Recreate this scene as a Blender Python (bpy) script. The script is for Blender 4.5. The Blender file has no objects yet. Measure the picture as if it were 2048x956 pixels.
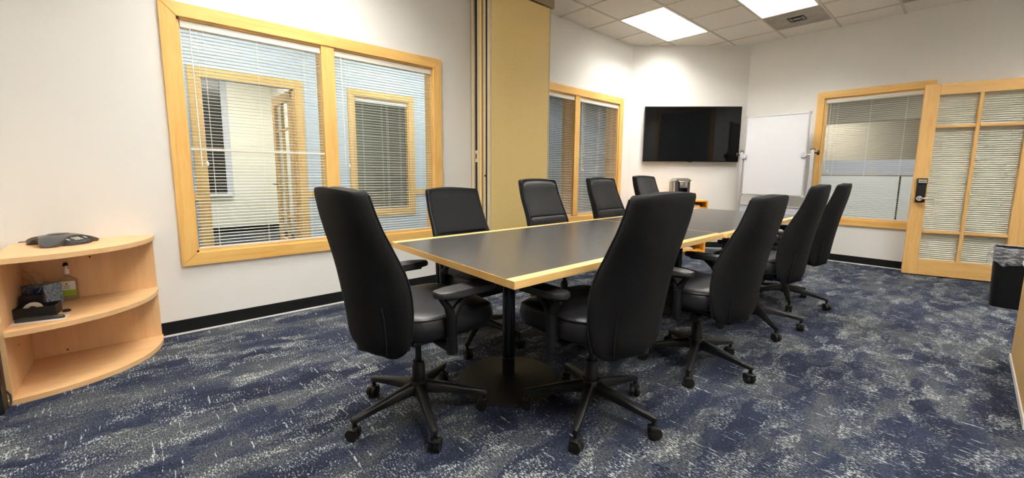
import bpy, bmesh, math, random
from mathutils import Vector, Matrix
random.seed(7)
S = bpy.context.scene
COL = S.collection
PI = math.pi

# ------------------------------------------------------------------ camera (solved from the photograph's vanishing points)
YAW, PITCH, ROLL = math.radians(47.705), math.radians(7.335), math.radians(.488)
fw = Vector((-math.sin(YAW), math.cos(YAW), 0)); rt = Vector((math.cos(YAW), math.sin(YAW), 0)); up = Vector((0, 0, 1))
fdir = fw*math.cos(PITCH)-up*math.sin(PITCH); udir = up*math.cos(PITCH)+fw*math.sin(PITCH)
r2 = rt*math.cos(ROLL)+udir*math.sin(ROLL); u2 = udir*math.cos(ROLL)-rt*math.sin(ROLL)
cam_data = bpy.data.cameras.new('camera'); cam = bpy.data.objects.new('camera', cam_data); COL.objects.link(cam)
m = Matrix((r2, u2, -fdir)).transposed().to_4x4(); m.translation = Vector((0, 0, 1.12)); cam.matrix_world = m
cam_data.sensor_width = 36; cam_data.sensor_fit = 'HORIZONTAL'; cam_data.lens = 828.76/2048*36
cam_data.shift_x = -5.07/2048; cam_data.shift_y = -23.2/2048; cam_data.clip_start = .02
S.camera = cam

# ------------------------------------------------------------------ world, exposure
w = bpy.data.worlds.new('world'); S.world = w; w.use_nodes = True
w.node_tree.nodes['Background'].inputs[0].default_value = (.55, .6, .7, 1); w.node_tree.nodes['Background'].inputs[1].default_value = .02
S.view_settings.view_transform = 'Standard'; S.view_settings.look = 'None'; S.view_settings.gamma = 1
S.view_settings.exposure = 0.40; S.view_settings.use_curve_mapping = False
S.cycles.max_bounces = 12; S.cycles.diffuse_bounces = 8; S.cycles.glossy_bounces = 4; S.cycles.transparent_max_bounces = 16
S.cycles.use_denoising = True; S.cycles.sample_clamp_indirect = 6

LAMP = 33.0        # emission of the ceiling tubes' reflector panel
LAMP_COL = (1.0, .965, .90)

# ------------------------------------------------------------------ materials
def lin(h):
    c = [int(h[i:i+2], 16)/255 for i in (0, 2, 4)]
    return tuple(x/12.92 if x <= .04045 else ((x+.055)/1.055)**2.4 for x in c)+(1,)
class N:
    def __init__(s, name):
        s.m = bpy.data.materials.new(name); s.m.use_nodes = True; s.t = s.m.node_tree; s.b = s.t.nodes['Principled BSDF']
    def n(s, typ, **kw):
        o = s.t.nodes.new(typ)
        for k, v in kw.items():
            if k in o.inputs.keys(): o.inputs[k].default_value = v
            else: setattr(o, k, v)
        return o
    def l(s, a, b): s.t.links.new(a, b)
    def coord(s, scale=(1, 1, 1), rot=(0, 0, 0), kind='Object'):
        tc = s.n('ShaderNodeTexCoord'); mp = s.n('ShaderNodeMapping'); mp.inputs['Scale'].default_value = scale; mp.inputs['Rotation'].default_value = rot
        s.l(tc.outputs[kind], mp.inputs['Vector']); return mp.outputs[0]
    def noise(s, vec, scale=5, detail=3, rough=.55, dist=0):
        o = s.n('ShaderNodeTexNoise'); o.inputs['Scale'].default_value = scale; o.inputs['Detail'].default_value = detail
        o.inputs['Roughness'].default_value = rough; o.inputs['Distortion'].default_value = dist; s.l(vec, o.inputs['Vector']); return o.outputs['Fac']
    def ramp(s, fac, stops, interp='LINEAR'):
        o = s.n('ShaderNodeValToRGB'); o.color_ramp.interpolation = interp; e = o.color_ramp.elements
        while len(e) < len(stops): e.new(.5)
        for i, (p, c) in enumerate(stops): e[i].position = p; e[i].color = c if len(c) == 4 else (*c, 1)
        s.l(fac, o.inputs[0]); return o.outputs[0]
    def mix(s, fac, a, b, mode='MIX'):
        o = s.n('ShaderNodeMix', data_type='RGBA', blend_type=mode)
        for sock, v in ((o.inputs[0], fac), (o.inputs[6], a), (o.inputs[7], b)):
            if isinstance(v, (int, float)): sock.default_value = v
            elif isinstance(v, tuple): sock.default_value = v
            else: s.l(v, sock)
        return o.outputs[2]
    def math(s, op, a, b=0.):
        o = s.n('ShaderNodeMath', operation=op)
        for sock, v in ((o.inputs[0], a), (o.inputs[1], b)):
            if isinstance(v, (int, float)): sock.default_value = v
            else: s.l(v, sock)
        return o.outputs[0]
    def bump(s, h, strength=.2, dist=.002):
        o = s.n('ShaderNodeBump'); o.inputs['Strength'].default_value = strength; o.inputs['Distance'].default_value = dist
        s.l(h, o.inputs['Height']); s.l(o.outputs[0], s.b.inputs['Normal'])
    def set(s, **kw):
        for k, v in kw.items(): s.b.inputs[k.replace('_', ' ')].default_value = v
        return s

def plain(name, col, rough=.5, metal=0., spec=.5, var=.06, scale=30, bump=0.):
    k = N(name); k.set(Roughness=rough, Metallic=metal); k.b.inputs['Specular IOR Level'].default_value = spec
    c = lin(col) if isinstance(col, str) else (*col, 1)
    f = k.noise(k.coord(), scale, 3)
    lo = tuple(x*(1-var) for x in c[:3])+(1,); hi = tuple(min(1, x*(1+var)) for x in c[:3])+(1,)
    k.l(k.ramp(f, [(.3, lo), (.7, hi)]), k.b.inputs['Base Color'])
    if bump: k.bump(k.noise(k.coord(), scale*8, 2), bump, .001)
    return k.m
def wood(name, base, dark, axis='z', rough=.38, scale=1.0):
    k = N(name); k.set(Roughness=rough)
    sc = {'x': (1.2, 14, 14), 'y': (14, 1.2, 14), 'z': (14, 14, 1.2)}[axis]; sc = tuple(v*scale for v in sc)
    v = k.coord(sc); a = k.noise(v, 1.6, 5, .6, .6); b = k.noise(v, 9, 3, .6); c = k.noise(k.coord((2.3, 2.3, 2.3)), 1.5, 2)
    col = k.ramp(a, [(.25, lin(dark)), (.55, lin(base)), (.8, tuple(min(1, x*1.08) for x in lin(base)[:3])+(1,))])
    col = k.mix(.18, col, k.ramp(b, [(.35, lin(dark)), (.6, lin(base))])); col = k.mix(k.math('MULTIPLY', c, .22), col, lin(dark))
    k.l(col, k.b.inputs['Base Color']); k.bump(b, .05, .0005); return k.m
M = {}
def wall_mat():
    k = N('wall_paint'); k.set(Roughness=.62)
    f = k.noise(k.coord(), 1.3, 2); k.l(k.ramp(f, [(.3, (.84, .83, .80, 1)), (.7, (.87, .86, .83, 1))]), k.b.inputs['Base Color'])
    k.bump(k.noise(k.coord(), 160, 2), .12, .0008); return k.m
M['wall'] = wall_mat()
M['blue_wall'] = plain('pale_blue_paint', (.53, .60, .645), .6, var=.03, scale=2)
M['beige_wall'] = plain('beige_paint', (.42, .37, .29), .7, var=.05, scale=2)
M['cream_wall'] = plain('cream_paint', (.80, .77, .66), .6, var=.03, scale=2)
M['dark_wall'] = plain('unlit_room_grey', (.16, .18, .20), .7, var=.1, scale=2)  # darkness of unlit rooms put into the colour
M['maple_x'] = wood('maple_along_x', 'E6BD72', 'D09A4C', 'x'); M['maple_y'] = wood('maple_along_y', 'E6BD72', 'D09A4C', 'y'); M['maple_z'] = wood('maple_upright', 'E6BD72', 'D09A4C', 'z')
M['lam'] = wood('pale_maple_laminate', 'DDB586', 'CFA370', 'y', .42, .8); M['lam_z'] = wood('pale_maple_laminate_upright', 'DDB586', 'CFA370', 'z', .42, .8)
M['door_z'] = wood('door_maple_upright', 'E2B876', 'C79552', 'z', .35); M['door_x'] = wood('door_maple_across', 'E2B876', 'C79552', 'x', .35)
M['edge'] = wood('table_maple_edge', 'EBC684', 'D6A25C', 'y', .3)
M['orange_wood'] = wood('amber_maple', 'E0A03C', 'C07F22', 'z', .4)
M['white_metal'] = plain('white_blind_enamel', 'EAE6DA', .4, var=.02)
M['white'] = plain('white_plastic', 'EDEDEA', .4, var=.02)
M['black'] = plain('black_plastic', (.005, .005, .0055), .45, spec=.3, var=.2, bump=.05)
M['black_gloss'] = plain('gloss_black_enamel', (.006, .006, .007), .22, var=.2)
M['black_pad'] = plain('black_armrest_pad', (.018, .018, .020), .45, var=.1, scale=120, bump=.1)
M['rubber'] = plain('black_rubber_base', (.009, .008, .007), .5, spec=.35, var=.1)
M['chrome'] = plain('satin_chrome', (.62, .60, .57), .22, 1.0, var=.04)
M['alu'] = plain('silver_aluminium', (.56, .57, .60), .36, .55, var=.03)
M['cream_metal'] = plain('cream_metal_channel', 'C9BB9A', .45, var=.04)
M['greige'] = plain('greige_metal', '9A8A70', .5, var=.04)
M['brown_edge'] = plain('brown_panel_edge', (.22, .12, .04), .55, var=.1); M['tan_fabric'] = plain('tan_partition_vinyl', (.80, .60, .25), .62, var=.04, scale=60, bump=.12)
M['grey_panel'] = plain('grey_panel', 'B9BCC6', .5, var=.03)
M['board'] = plain('whiteboard_enamel', (.70, .71, .75), .12, var=.01, scale=2)
M['tan_panel'] = plain('tan_laminate', 'D0A968', .5, var=.03, scale=6)
M['silver_key'] = plain('silver_keys', 'C9C5BC', .35, var=.03)
M['screen'] = plain('black_screen_glass', (.002, .002, .0025), .03, var=.1, spec=.22)
M['tape'] = plain('white_tape', 'D8D4C6', .5); M['paper'] = plain('white_paper', 'E4E2E0', .7, var=.02); M['red'] = plain('red_print', 'B4473E', .6)
M['tissue'] = plain('tissue_paper', 'E8D6C2', .9, var=.03); M['green'] = plain('lime_green_label', '9CC22C', .5); M['navy'] = plain('navy_print', '1E3A78', .5)
M['lcd'] = plain('grey_green_display', '9BA39A', .25); M['phone'] = plain('graphite_plastic', (.045, .045, .048), .35, var=.1); M['phone_dark'] = plain('dark_graphite_plastic', (.014, .014, .016), .4)
M['tissue_box'] = None
def mk():
    k = N('tissue_box_print'); f = k.noise(k.coord(), 90, 3, .7)
    k.l(k.ramp(f, [(.38, lin('2E4258')), (.5, lin('6D8499')), (.62, lin('93A8B8'))]), k.b.inputs['Base Color']); k.set(Roughness=.55); M['tissue_box'] = k.m
    k = N('black_leather'); k.set(Roughness=.42); k.b.inputs['Specular IOR Level'].default_value = .36; f = k.noise(k.coord(), 4, 3)
    k.l(k.ramp(f, [(.3, (.007, .007, .009, 1)), (.7, (.013, .013, .016, 1))]), k.b.inputs['Base Color'])
    vo = k.n('ShaderNodeTexVoronoi'); vo.inputs['Scale'].default_value = 260; k.l(k.coord(), vo.inputs['Vector'])
    h = k.math('ADD', k.math('MULTIPLY', vo.outputs[0], .25), k.noise(k.coord(), 9, 3)); k.bump(h, .25, .004); M['leather'] = k.m
    k = N('charcoal_fabric'); k.set(Roughness=.75); f = k.noise(k.coord(), 300, 2); g = k.noise(k.coord(), 5, 2)
    k.l(k.mix(.3, k.ramp(f, [(.35, (.004, .004, .0045, 1)), (.65, (.012, .012, .013, 1))]), k.ramp(g, [(.3, (.005, .005, .0055, 1)), (.7, (.010, .010, .0105, 1))])), k.b.inputs['Base Color'])
    k.b.inputs['Specular IOR Level'].default_value = .14; k.bump(f, .25, .0015); M['fabric'] = k.m
    # table laminate: warm charcoal, satin
    k = N('charcoal_table_laminate'); k.set(Roughness=.25); f = k.noise(k.coord(), 220, 2, .7)
    k.l(k.ramp(f, [(.35, (.040, .039, .039, 1)), (.65, (.064, .061, .059, 1))]), k.b.inputs['Base Color']); k.bump(f, .05, .0004); M['laminate'] = k.m
    # carpet
    k = N('carpet')
    k.set(Roughness=.95); k.b.inputs['Specular IOR Level'].default_value = .1
    jn = k.n('ShaderNodeTexNoise'); jn.inputs['Scale'].default_value = 28; jn.inputs['Detail'].default_value = 3; k.l(k.coord(), jn.inputs['Vector'])
    def frayed(scale, amt):
        sub = k.n('ShaderNodeVectorMath', operation='SUBTRACT'); k.l(jn.outputs['Color'], sub.inputs[0]); sub.inputs[1].default_value = (.5, .5, .5)
        scl = k.n('ShaderNodeVectorMath', operation='SCALE'); k.l(sub.outputs[0], scl.inputs[0]); scl.inputs['Scale'].default_value = amt
        add = k.n('ShaderNodeVectorMath', operation='ADD'); k.l(k.coord(), add.inputs[0]); k.l(scl.outputs[0], add.inputs[1])
        mul = k.n('ShaderNodeVectorMath', operation='MULTIPLY'); k.l(add.outputs[0], mul.inputs[0]); mul.inputs[1].default_value = scale; return mul.outputs[0]
    def cells(scale, amt):
        vo = k.n('ShaderNodeTexVoronoi', distance='CHEBYCHEV', voronoi_dimensions='2D'); vo.inputs['Scale'].default_value = 1.0; vo.inputs['Randomness'].default_value = .85
        k.l(frayed(scale, amt), vo.inputs['Vector']); sp = k.n('ShaderNodeSeparateColor'); k.l(vo.outputs['Color'], sp.inputs[0]); return sp.outputs[0], sp.outputs[1]
    a1, a2 = cells((7.5, 2.6, 1), .07); b1_, b2_ = cells((13, 6.5, 1), .05)
    smooth_ = k.noise(k.coord((4.2, 1.6, 1)), 1.0, 3, .55, .25)
    b = k.math('ADD', k.math('MULTIPLY', smooth_, .55), k.math('ADD', k.math('MULTIPLY', a1, .17), k.math('MULTIPLY', b1_, .10)))
    c = k.ramp(b, [(.27, lin('1E2333')), (.37, lin('2A3042')), (.42, lin('353B4A')), (.46, lin('42464D')), (.58, lin('515459'))])
    dk = k.noise(k.coord((80, 170, 1)), 1.0, 2, .65)                                   # yarn rows, darker ticks
    c = k.mix(k.ramp(dk, [(.46, (0, 0, 0, 1)), (.60, (.8, .8, .8, 1))]), c, lin('11141C'))
    mask = k.noise(frayed((11, 5.5, 1), .04), 1.3, 4, .70, .5); fl = k.noise(k.coord((70, 150, 1)), 1.0, 4, .75)
    mk_ = k.math('ADD', k.math('MULTIPLY', mask, .74), k.math('MULTIPLY', b2_, .26))
    fv = k.math('ADD', k.math('MULTIPLY', fl, .82), k.math('MULTIPLY', mk_, .40)); fm = k.ramp(fv, [(.675, (0, 0, 0, 1)), (.735, (1, 1, 1, 1))])
    ln = k.noise(frayed((5.5, 75, 1), .014), 1.0, 2, .5); ln2 = k.noise(k.coord((42, 90, 1)), 1.0, 2, .6)
    lm = k.math('MULTIPLY', k.ramp(ln, [(.655, (0, 0, 0, 1)), (.685, (1, 1, 1, 1))]), k.ramp(ln2, [(.45, (0, 0, 0, 1)), (.53, (1, 1, 1, 1))]))
    f2 = k.math('MAXIMUM', fm, lm)
    c = k.mix(k.math('MULTIPLY', f2, .9), c, lin('A6AAA6'))
    k.l(c, k.b.inputs['Base Color']); k.bump(k.noise(k.coord((90, 160, 1)), 2.0, 2), .6, .004); M['carpet'] = k.m
    # ceiling tile
    k = N('ceiling_tile'); k.set(Roughness=.9); f = k.noise(k.coord(), 130, 3, .75)
    k.l(k.ramp(f, [(.32, (.56, .53, .48, 1)), (.47, (.83, .80, .74, 1)), (.7, (.88, .85, .79, 1))]), k.b.inputs['Base Color']); k.bump(f, .8, .004); M['tile'] = k.m
    k = N('dusty_vent'); k.set(Roughness=.8); f = k.noise(k.coord((5, 5, 1)), 1.2, 4, .6); g = k.noise(k.coord(), 200, 2)
    k.l(k.mix(.35, k.ramp(f, [(.3, lin('8B857B')), (.7, lin('B3ADA2'))]), k.ramp(g, [(.4, lin('7A746A')), (.6, lin('BAB4A8'))])), k.b.inputs['Base Color']); M['vent'] = k.m
    M['grid'] = plain('grid_paint', 'C9C2B2', .6, var=.02)
    # lamp
    k = N('lamp_panel'); k.b.inputs['Emission Color'].default_value = (*LAMP_COL, 1); k.b.inputs['Emission Strength'].default_value = LAMP; M['lamp'] = k.m
    k = N('corridor_lamp_panel'); k.b.inputs['Emission Color'].default_value = (.95, .98, 1, 1); k.b.inputs['Emission Strength'].default_value = 15; M['lamp2'] = k.m
    k = N('office_lamp_panel'); k.b.inputs['Emission Color'].default_value = (1, .97, .9, 1); k.b.inputs['Emission Strength'].default_value = 32; M['lamp4'] = k.m
    k = N('dim_fill_panel'); k.b.inputs['Emission Color'].default_value = (.9, .97, 1, 1); k.b.inputs['Emission Strength'].default_value = 18; M['lamp3'] = k.m  # added fill glow for the dark rooms behind the windows
    k = plain('louver_white', (.86, .86, .85), .25, .3, var=.01); M['louver'] = k
    # thin glass
    def glass(name, tint, refl):
        k = N(name); t = k.t; t.nodes.remove(k.b)
        tr = k.n('ShaderNodeBsdfTransparent'); tr.inputs[0].default_value = (*tint, 1); gl = k.n('ShaderNodeBsdfGlossy'); gl.inputs['Roughness'].default_value = .01
        fr = k.n('ShaderNodeFresnel'); fr.inputs[0].default_value = 1.5; mx = k.n('ShaderNodeMixShader'); geo = k.n('ShaderNodeNewGeometry'); k.l(k.math('MULTIPLY', k.math('MULTIPLY', fr.outputs[0], refl), k.math('SUBTRACT', 1.0, geo.outputs['Backfacing'])), mx.inputs[0])
        k.l(tr.outputs[0], mx.inputs[1]); k.l(gl.outputs[0], mx.inputs[2]); k.l(mx.outputs[0], t.nodes['Material Output'].inputs[0]); return k.m
    M['glass'] = glass('clear_pane', (.965, .98, .97), 1.1); M['glass_dark'] = glass('tinted_pane', (.55, .60, .55), 1.2)
    k = N('clear_bottle'); k.set(Roughness=.08); k.b.inputs['Transmission Weight'].default_value = .9; k.b.inputs['Base Color'].default_value = (.93, .95, .9, 1); k.b.inputs['IOR'].default_value = 1.25; M['bottle'] = k.m
    k = N('thin_bag_film'); t = k.t; t.nodes.remove(k.b); tr = k.n('ShaderNodeBsdfTransparent'); pr = k.n('ShaderNodeBsdfPrincipled'); pr.inputs['Base Color'].default_value = (.55, .56, .60, 1); pr.inputs['Roughness'].default_value = .25
    mx = k.n('ShaderNodeMixShader'); f = k.noise(k.coord((1, 1, 2.5), (0, 0, .3)), 14, 3, .6, 1.2); k.l(k.ramp(f, [(.35, (.06, .06, .06, 1)), (.65, (.50, .50, .50, 1))]), mx.inputs[0])
    bp = k.n('ShaderNodeBump'); bp.inputs['Strength'].default_value = .8; bp.inputs['Distance'].default_value = .02; k.l(f, bp.inputs['Height']); k.l(bp.outputs[0], pr.inputs['Normal'])
    k.l(tr.outputs[0], mx.inputs[1]); k.l(pr.outputs[0], mx.inputs[2]); k.l(mx.outputs[0], t.nodes['Material Output'].inputs[0]); M['bag'] = k.m
mk()

# ------------------------------------------------------------------ mesh helpers
def obj(name, bm, mat, parent=None, loc=None, rz=None, smooth=None):
    me = bpy.data.meshes.new(name); bmesh.ops.recalc_face_normals(bm, faces=bm.faces); bm.to_mesh(me); bm.free()
    for mm in (mat if isinstance(mat, list) else [mat]): me.materials.append(M[mm] if isinstance(mm, str) else mm)
    if smooth:
        for p in me.polygons: p.use_smooth = True
        me.set_sharp_from_angle(angle=math.radians(smooth))
    o = bpy.data.objects.new(name, me); COL.objects.link(o)
    if parent: o.parent = parent
    if loc is not None: o.location = loc
    if rz is not None: o.rotation_euler.z = rz
    return o
def tag(o, label, cat, group=None):
    o['label'] = label; o['category'] = cat
    if group: o['group'] = group
    return o
def empty(name, loc=(0, 0, 0), rz=0.): 
    o = bpy.data.objects.new(name, None); o.empty_display_size = .1; COL.objects.link(o); o.location = loc; o.rotation_euler.z = rz; return o
def thing(name, label, cat, loc=(0, 0, 0), rz=0., group=None): return tag(empty(name, loc, rz), label, cat, group)
def struct(o): o['kind'] = 'structure'; return o
def bx(bm, x0, x1, y0, y1, z0, z1, bev=0., mi=0):
    vs = [bm.verts.new((x, y, z)) for z in (z0, z1) for x, y in ((x0, y0), (x1, y0), (x1, y1), (x0, y1))]
    fs = [bm.faces.new([vs[i] for i in q]) for q in ((3, 2, 1, 0), (4, 5, 6, 7), (0, 1, 5, 4), (1, 2, 6, 5), (2, 3, 7, 6), (3, 0, 4, 7))]
    for f in fs: f.material_index = mi
    if bev:
        es = list({e for f in fs for e in f.edges}); bmesh.ops.bevel(bm, geom=es, offset=bev, segments=2, profile=.6, affect='EDGES')
    return bm
def box(x0, x1, y0, y1, z0, z1, bev=0.): return bx(bmesh.new(), x0, x1, y0, y1, z0, z1, bev)
def frame_of(d):
    d = Vector(d).normalized(); a = Vector((0, 0, 1)) if abs(d.z) < .9 else Vector((1, 0, 0)); u = d.cross(a).normalized(); return u, d.cross(u).normalized()
def tube(bm, pts, rad, n=10, cap=True, flat=1.0):
    pts = [Vector(p) for p in pts]; rads = rad if isinstance(rad, (list, tuple)) else [rad]*len(pts); rings = []; u = v = None
    for i, p in enumerate(pts):
        d = (pts[min(i+1, len(pts)-1)]-pts[max(i-1, 0)]).normalized()
        if u is None: u, v = frame_of(d)
        else:
            u = (u-d*u.dot(d)).normalized(); v = d.cross(u).normalized()
        rings.append([bm.verts.new(p+(u*math.cos(2*PI*k/n)*flat+v*math.sin(2*PI*k/n))*rads[i]) for k in range(n)])
    for a, b in zip(rings, rings[1:]):
        for k in range(n): bm.faces.new((a[k], a[(k+1) % n], b[(k+1) % n], b[k]))
    if cap: bm.faces.new(rings[0][::-1]); bm.faces.new(rings[-1])
    return bm
def lathe(bm, prof, cx=0, cy=0, n=24, z0=0):
    rings = []
    for r, z in prof: rings.append([bm.verts.new((cx+max(r, 1e-4)*math.cos(2*PI*k/n), cy+max(r, 1e-4)*math.sin(2*PI*k/n), z0+z)) for k in range(n)])
    for a, b in zip(rings, rings[1:]):
        for k in range(n): bm.faces.new((a[k], a[(k+1) % n], b[(k+1) % n], b[k]))
    bm.faces.new(rings[0][::-1]); bm.faces.new(rings[-1]); return bm
def cyl(bm, p, q, r, n=16): return tube(bm, [p, q], r, n)
def prism(bm, poly, z0, z1, bev=0.):
    a = [bm.verts.new((x, y, z0)) for x, y in poly]; b = [bm.verts.new((x, y, z1)) for x, y in poly]; n = len(poly)
    fs = [bm.faces.new(a[::-1]), bm.faces.new(b)]+[bm.faces.new((a[i], a[(i+1) % n], b[(i+1) % n], b[i])) for i in range(n)]
    if bev: bmesh.ops.bevel(bm, geom=list(set(fs[0].edges) | set(fs[1].edges)), offset=bev, segments=2, profile=.6, affect='EDGES')
    return bm
def loft(bm, rings, caps=True):
    vs = [[bm.verts.new(p) for p in r] for r in rings]; n = len(vs[0])
    for a, b in zip(vs, vs[1:]):
        for k in range(n): bm.faces.new((a[k], a[(k+1) % n], b[(k+1) % n], b[k]))
    if caps: bm.faces.new(vs[0][::-1]); bm.faces.new(vs[-1])
    return bm
def xf(bm, mat): bmesh.ops.transform(bm, matrix=mat, verts=bm.verts); return bm
def interp(tab, z):
    t = sorted(tab)
    if z <= t[0][0]: return t[0][1]
    for (a, b), (c, d) in zip(t, t[1:]):
        if z <= c:
            s = (z-a)/(c-a); return b+(d-b)*s
    return t[-1][1]

# ------------------------------------------------------------------ room shell
XL, YB, YR, XR, ZC = -3.59, -.567, 6.832, 1.75, 3.018
CX0, CY0 = XL, 5.605; CX1, CY1 = -2.383, 6.832          # the diagonal corner wall that carries the screen
WT = .13
def wall_holes(name, axis, at, thick, a0, a1, z1, holes, mat):
    """axis 'y': wall runs along y at x=at..at+thick; axis 'x': runs along x at y=at..at+thick"""
    bm = bmesh.new(); cuts = sorted({a0, a1, *[h[0] for h in holes], *[h[1] for h in holes]})
    for p, q in zip(cuts, cuts[1:]):
        zs = [0, z1]; blocked = [(h[2], h[3]) for h in holes if h[0] <= p and h[1] >= q]
        zc = [0.]
        for b0, b1 in sorted(blocked): zc += [b0, b1]
        zc.append(z1)
        for z0, zz in zip(zc[::2], zc[1::2]):
            if zz-z0 < 1e-4: continue
            lo, hi = min(at, at+thick), max(at, at+thick)
            if axis == 'y': bx(bm, lo, hi, p, q, z0, zz)
            else: bx(bm, p, q, lo, hi, z0, zz)
    return struct(obj(name, bm, mat))
W1 = (.275, 2.186, .56, 2.118); W2 = (3.46, 5.315, .56, 2.14); W3 = (-1.527, -.53, .523, 2.125)
struct(obj('floor', box(XL-WT, XR+.2, YB-.2, YR+.02, -.06, 0), 'carpet'))
wall_holes('wall_left', 'y', XL, -WT, YB-.15, CY0+.05, ZC+.15, [W1, W2], 'wall')
W3b = W3; DOOR_OPEN = (.47, 1.38, 0, 2.16)
def scaleW3():
    # window 3 was read on a plane at y=7.33; bring it to the real wall plane
    k = YR/7.33
    return k
k3 = YR/7.33
W3 = (-1.53*k3, -.51*k3, 1.12+(.535-1.12)*k3, 1.12+(2.215-1.12)*k3)
wall_holes('wall_right', 'x', YR, WT, CX1-.05, XR+.15, ZC+.15, [W3, DOOR_OPEN], 'wall')
wall_holes('wall_near', 'x', YB, -.12, XL-WT, XR+.15, ZC+.15, [(-1.75, -.35, 0, 2.3), (-.25, 1.45, 0, 2.3)], 'wall')
nc = struct(empty('trim_12'))
for x in (-1.85, -.35, 1.45): obj('casing', box(x, x+.10, YB, YB+.015, 0, 2.4), 'maple_z', nc)
obj('head_casing', box(-1.75, -.35, YB, YB+.015, 2.3, 2.4), 'maple_x', nc); obj('head_casing', box(-.25, 1.45, YB, YB+.015, 2.3, 2.4), 'maple_x', nc)
struct(obj('floor_back_room', box(-2.6, 2.2, -3.6, YB-.2, -.06, -.002), 'carpet')); struct(obj('ceiling_back_room', box(-2.6, 2.2, -3.6, YB-.12, 2.9, 3.0), 'tile'))
wall_holes('wall_back_room', 'x', -3.6, -.1, -2.6, 2.2, 2.95, [], 'dark_wall'); wall_holes('wall_back_room_left', 'y', -2.6, -.1, -3.6, YB-.121, 2.95, [], 'dark_wall'); wall_holes('wall_back_room_right', 'y', 2.2, .1, -3.6, YB-.121, 2.95, [], 'dark_wall')
wall_holes('wall_far_side', 'y', XR, .12, YB-.12, YR+WT, ZC+.15, [(3.1, 4.5, 0, 2.8)], 'wall')
fc = struct(empty('door_4'))
for y in (3.0, 4.5): obj('casing', box(XR-.02, XR, y, y+.10, 0, 2.9), 'maple_z', fc)
obj('head_casing', box(XR-.02, XR, 3.1, 4.5, 2.8, 2.9), 'maple_y', fc); obj('door_leaf', box(XR+.06, XR+.10, 3.1, 4.5, .01, 2.8), 'dark_wall', fc)
bm = bmesh.new(); prism(bm, [(CX0, CY0), (CX1, CY1), (CX1-.09, CY1+.09), (CX0-.09, CY0+.09)], 0, ZC+.15); struct(obj('wall_corner', bm, 'wall'))
# ceiling: tiles in a metal grid
room = [(XL, YB), (XR, YB), (XR, YR), (CX1, CY1), (CX0, CY0)]
def clip(poly, area):
    out = poly
    for (x0, y0), (x1, y1) in zip(area, area[1:]+area[:1]):
        side = lambda p: (x1-x0)*(p[1]-y0)-(y1-y0)*(p[0]-x0)
        new = []
        for i, p in enumerate(out):
            q = out[(i+1) % len(out)]; a, b = side(p), side(q)
            if a >= 0: new.append(p)
            if (a >= 0) != (b >= 0):
                t = a/(a-b); new.append((p[0]+(q[0]-p[0])*t, p[1]+(q[1]-p[1])*t))
        out = new
        if len(out) < 3: return []
    return out
ceil = struct(empty('ceiling'))
obj('ceiling_deck', prism(bmesh.new(), room, ZC+.13, ZC+.16), 'grid', ceil)
G = .6075; gx = [-3.160+G*i for i in range(-1, 9)]; gy = [3.980+G*i for i in range(-8, 6)]
GX0, GY0 = -3.160, 3.980
LIGHTS = []        # (column, row): fixture covers one column and two rows
for (i, j) in ((0, 1), (2, 1), (4, -5), (5, -2), (0, -5), (2, -5), (0+6, 1), (6, -5), (2, -2)): LIGHTS.append((i, j))
LIGHTS = [(0, 1), (2, 1), (0, -6), (2, -6), (4, -6), (6, 1), (6, -2), (6, -6)]
VENTS = [(2, 3), (4, 3)]
used = {(i, j+d) for i, j in LIGHTS for d in (0, 1)} | set(VENTS)
for i in range(-1, 9):
    for j in range(-8, 6):
        if (i, j) in used: continue
        x0, y0 = GX0+G*i+.011, GY0+G*j+.011; x1, y1 = x0+G-.022, y0+G-.022
        p = clip([(x0, y0), (x1, y0), (x1, y1), (x0, y1)], room)
        if len(p) < 3: continue
        ar = abs(sum(p[k][0]*p[(k+1) % len(p)][1]-p[(k+1) % len(p)][0]*p[k][1] for k in range(len(p))))/2
        if ar < .002: continue
        obj('ceiling_tile', prism(bmesh.new(), p, ZC+.005+random.uniform(0, .0015), ZC+.02), 'tile', ceil)
for x in [GX0+G*i for i in range(0, 9)]:
    p = clip([(x-.012, YB), (x+.012, YB), (x+.012, YR), (x-.012, YR)], room)
    if len(p) > 2: obj('grid_bar', prism(bmesh.new(), p, ZC, ZC+.03), 'grid', ceil)
for y in [GY0+G*j for j in range(-7, 6)]:
    p = clip([(XL, y-.012), (XR, y-.012), (XR, y+.012), (XL, y+.012)], room)
    if len(p) > 2: obj('grid_bar', prism(bmesh.new(), p, ZC+.0005, ZC+.029), 'grid', ceil)
# wall angle round the ceiling
# baseboards
def base_run(n, side, p, q, inward):
    p, q = Vector((*p, 0)), Vector((*q, 0)); d = (q-p).normalized(); nrm = Vector((*inward, 0)).normalized()
    def run(t, z0, z1): return prism(bmesh.new(), [tuple((p)[:2]), tuple(q[:2]), tuple((q+nrm*t)[:2]), tuple((p+nrm*t)[:2])], z0, z1)
    struct(obj('baseboard_'+side, run(.008, .011, .099), 'black')); struct(obj('trim_%d' % n, run(.014, .0, .011), 'white'))
base_run(1, 'left', (XL, -.567), (XL, 2.62), (1, 0)); base_run(2, 'left_far', (XL, 3.54), (XL, CY0), (1, 0))
base_run(3, 'corner', (CX0, CY0), (CX1, CY1), (1, -1)); base_run(4, 'right', (CX1, CY1), (.37, YR), (0, -1)); base_run(5, 'near', (-2.3, YB), (-1.86, YB), (0, 1))

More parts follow.
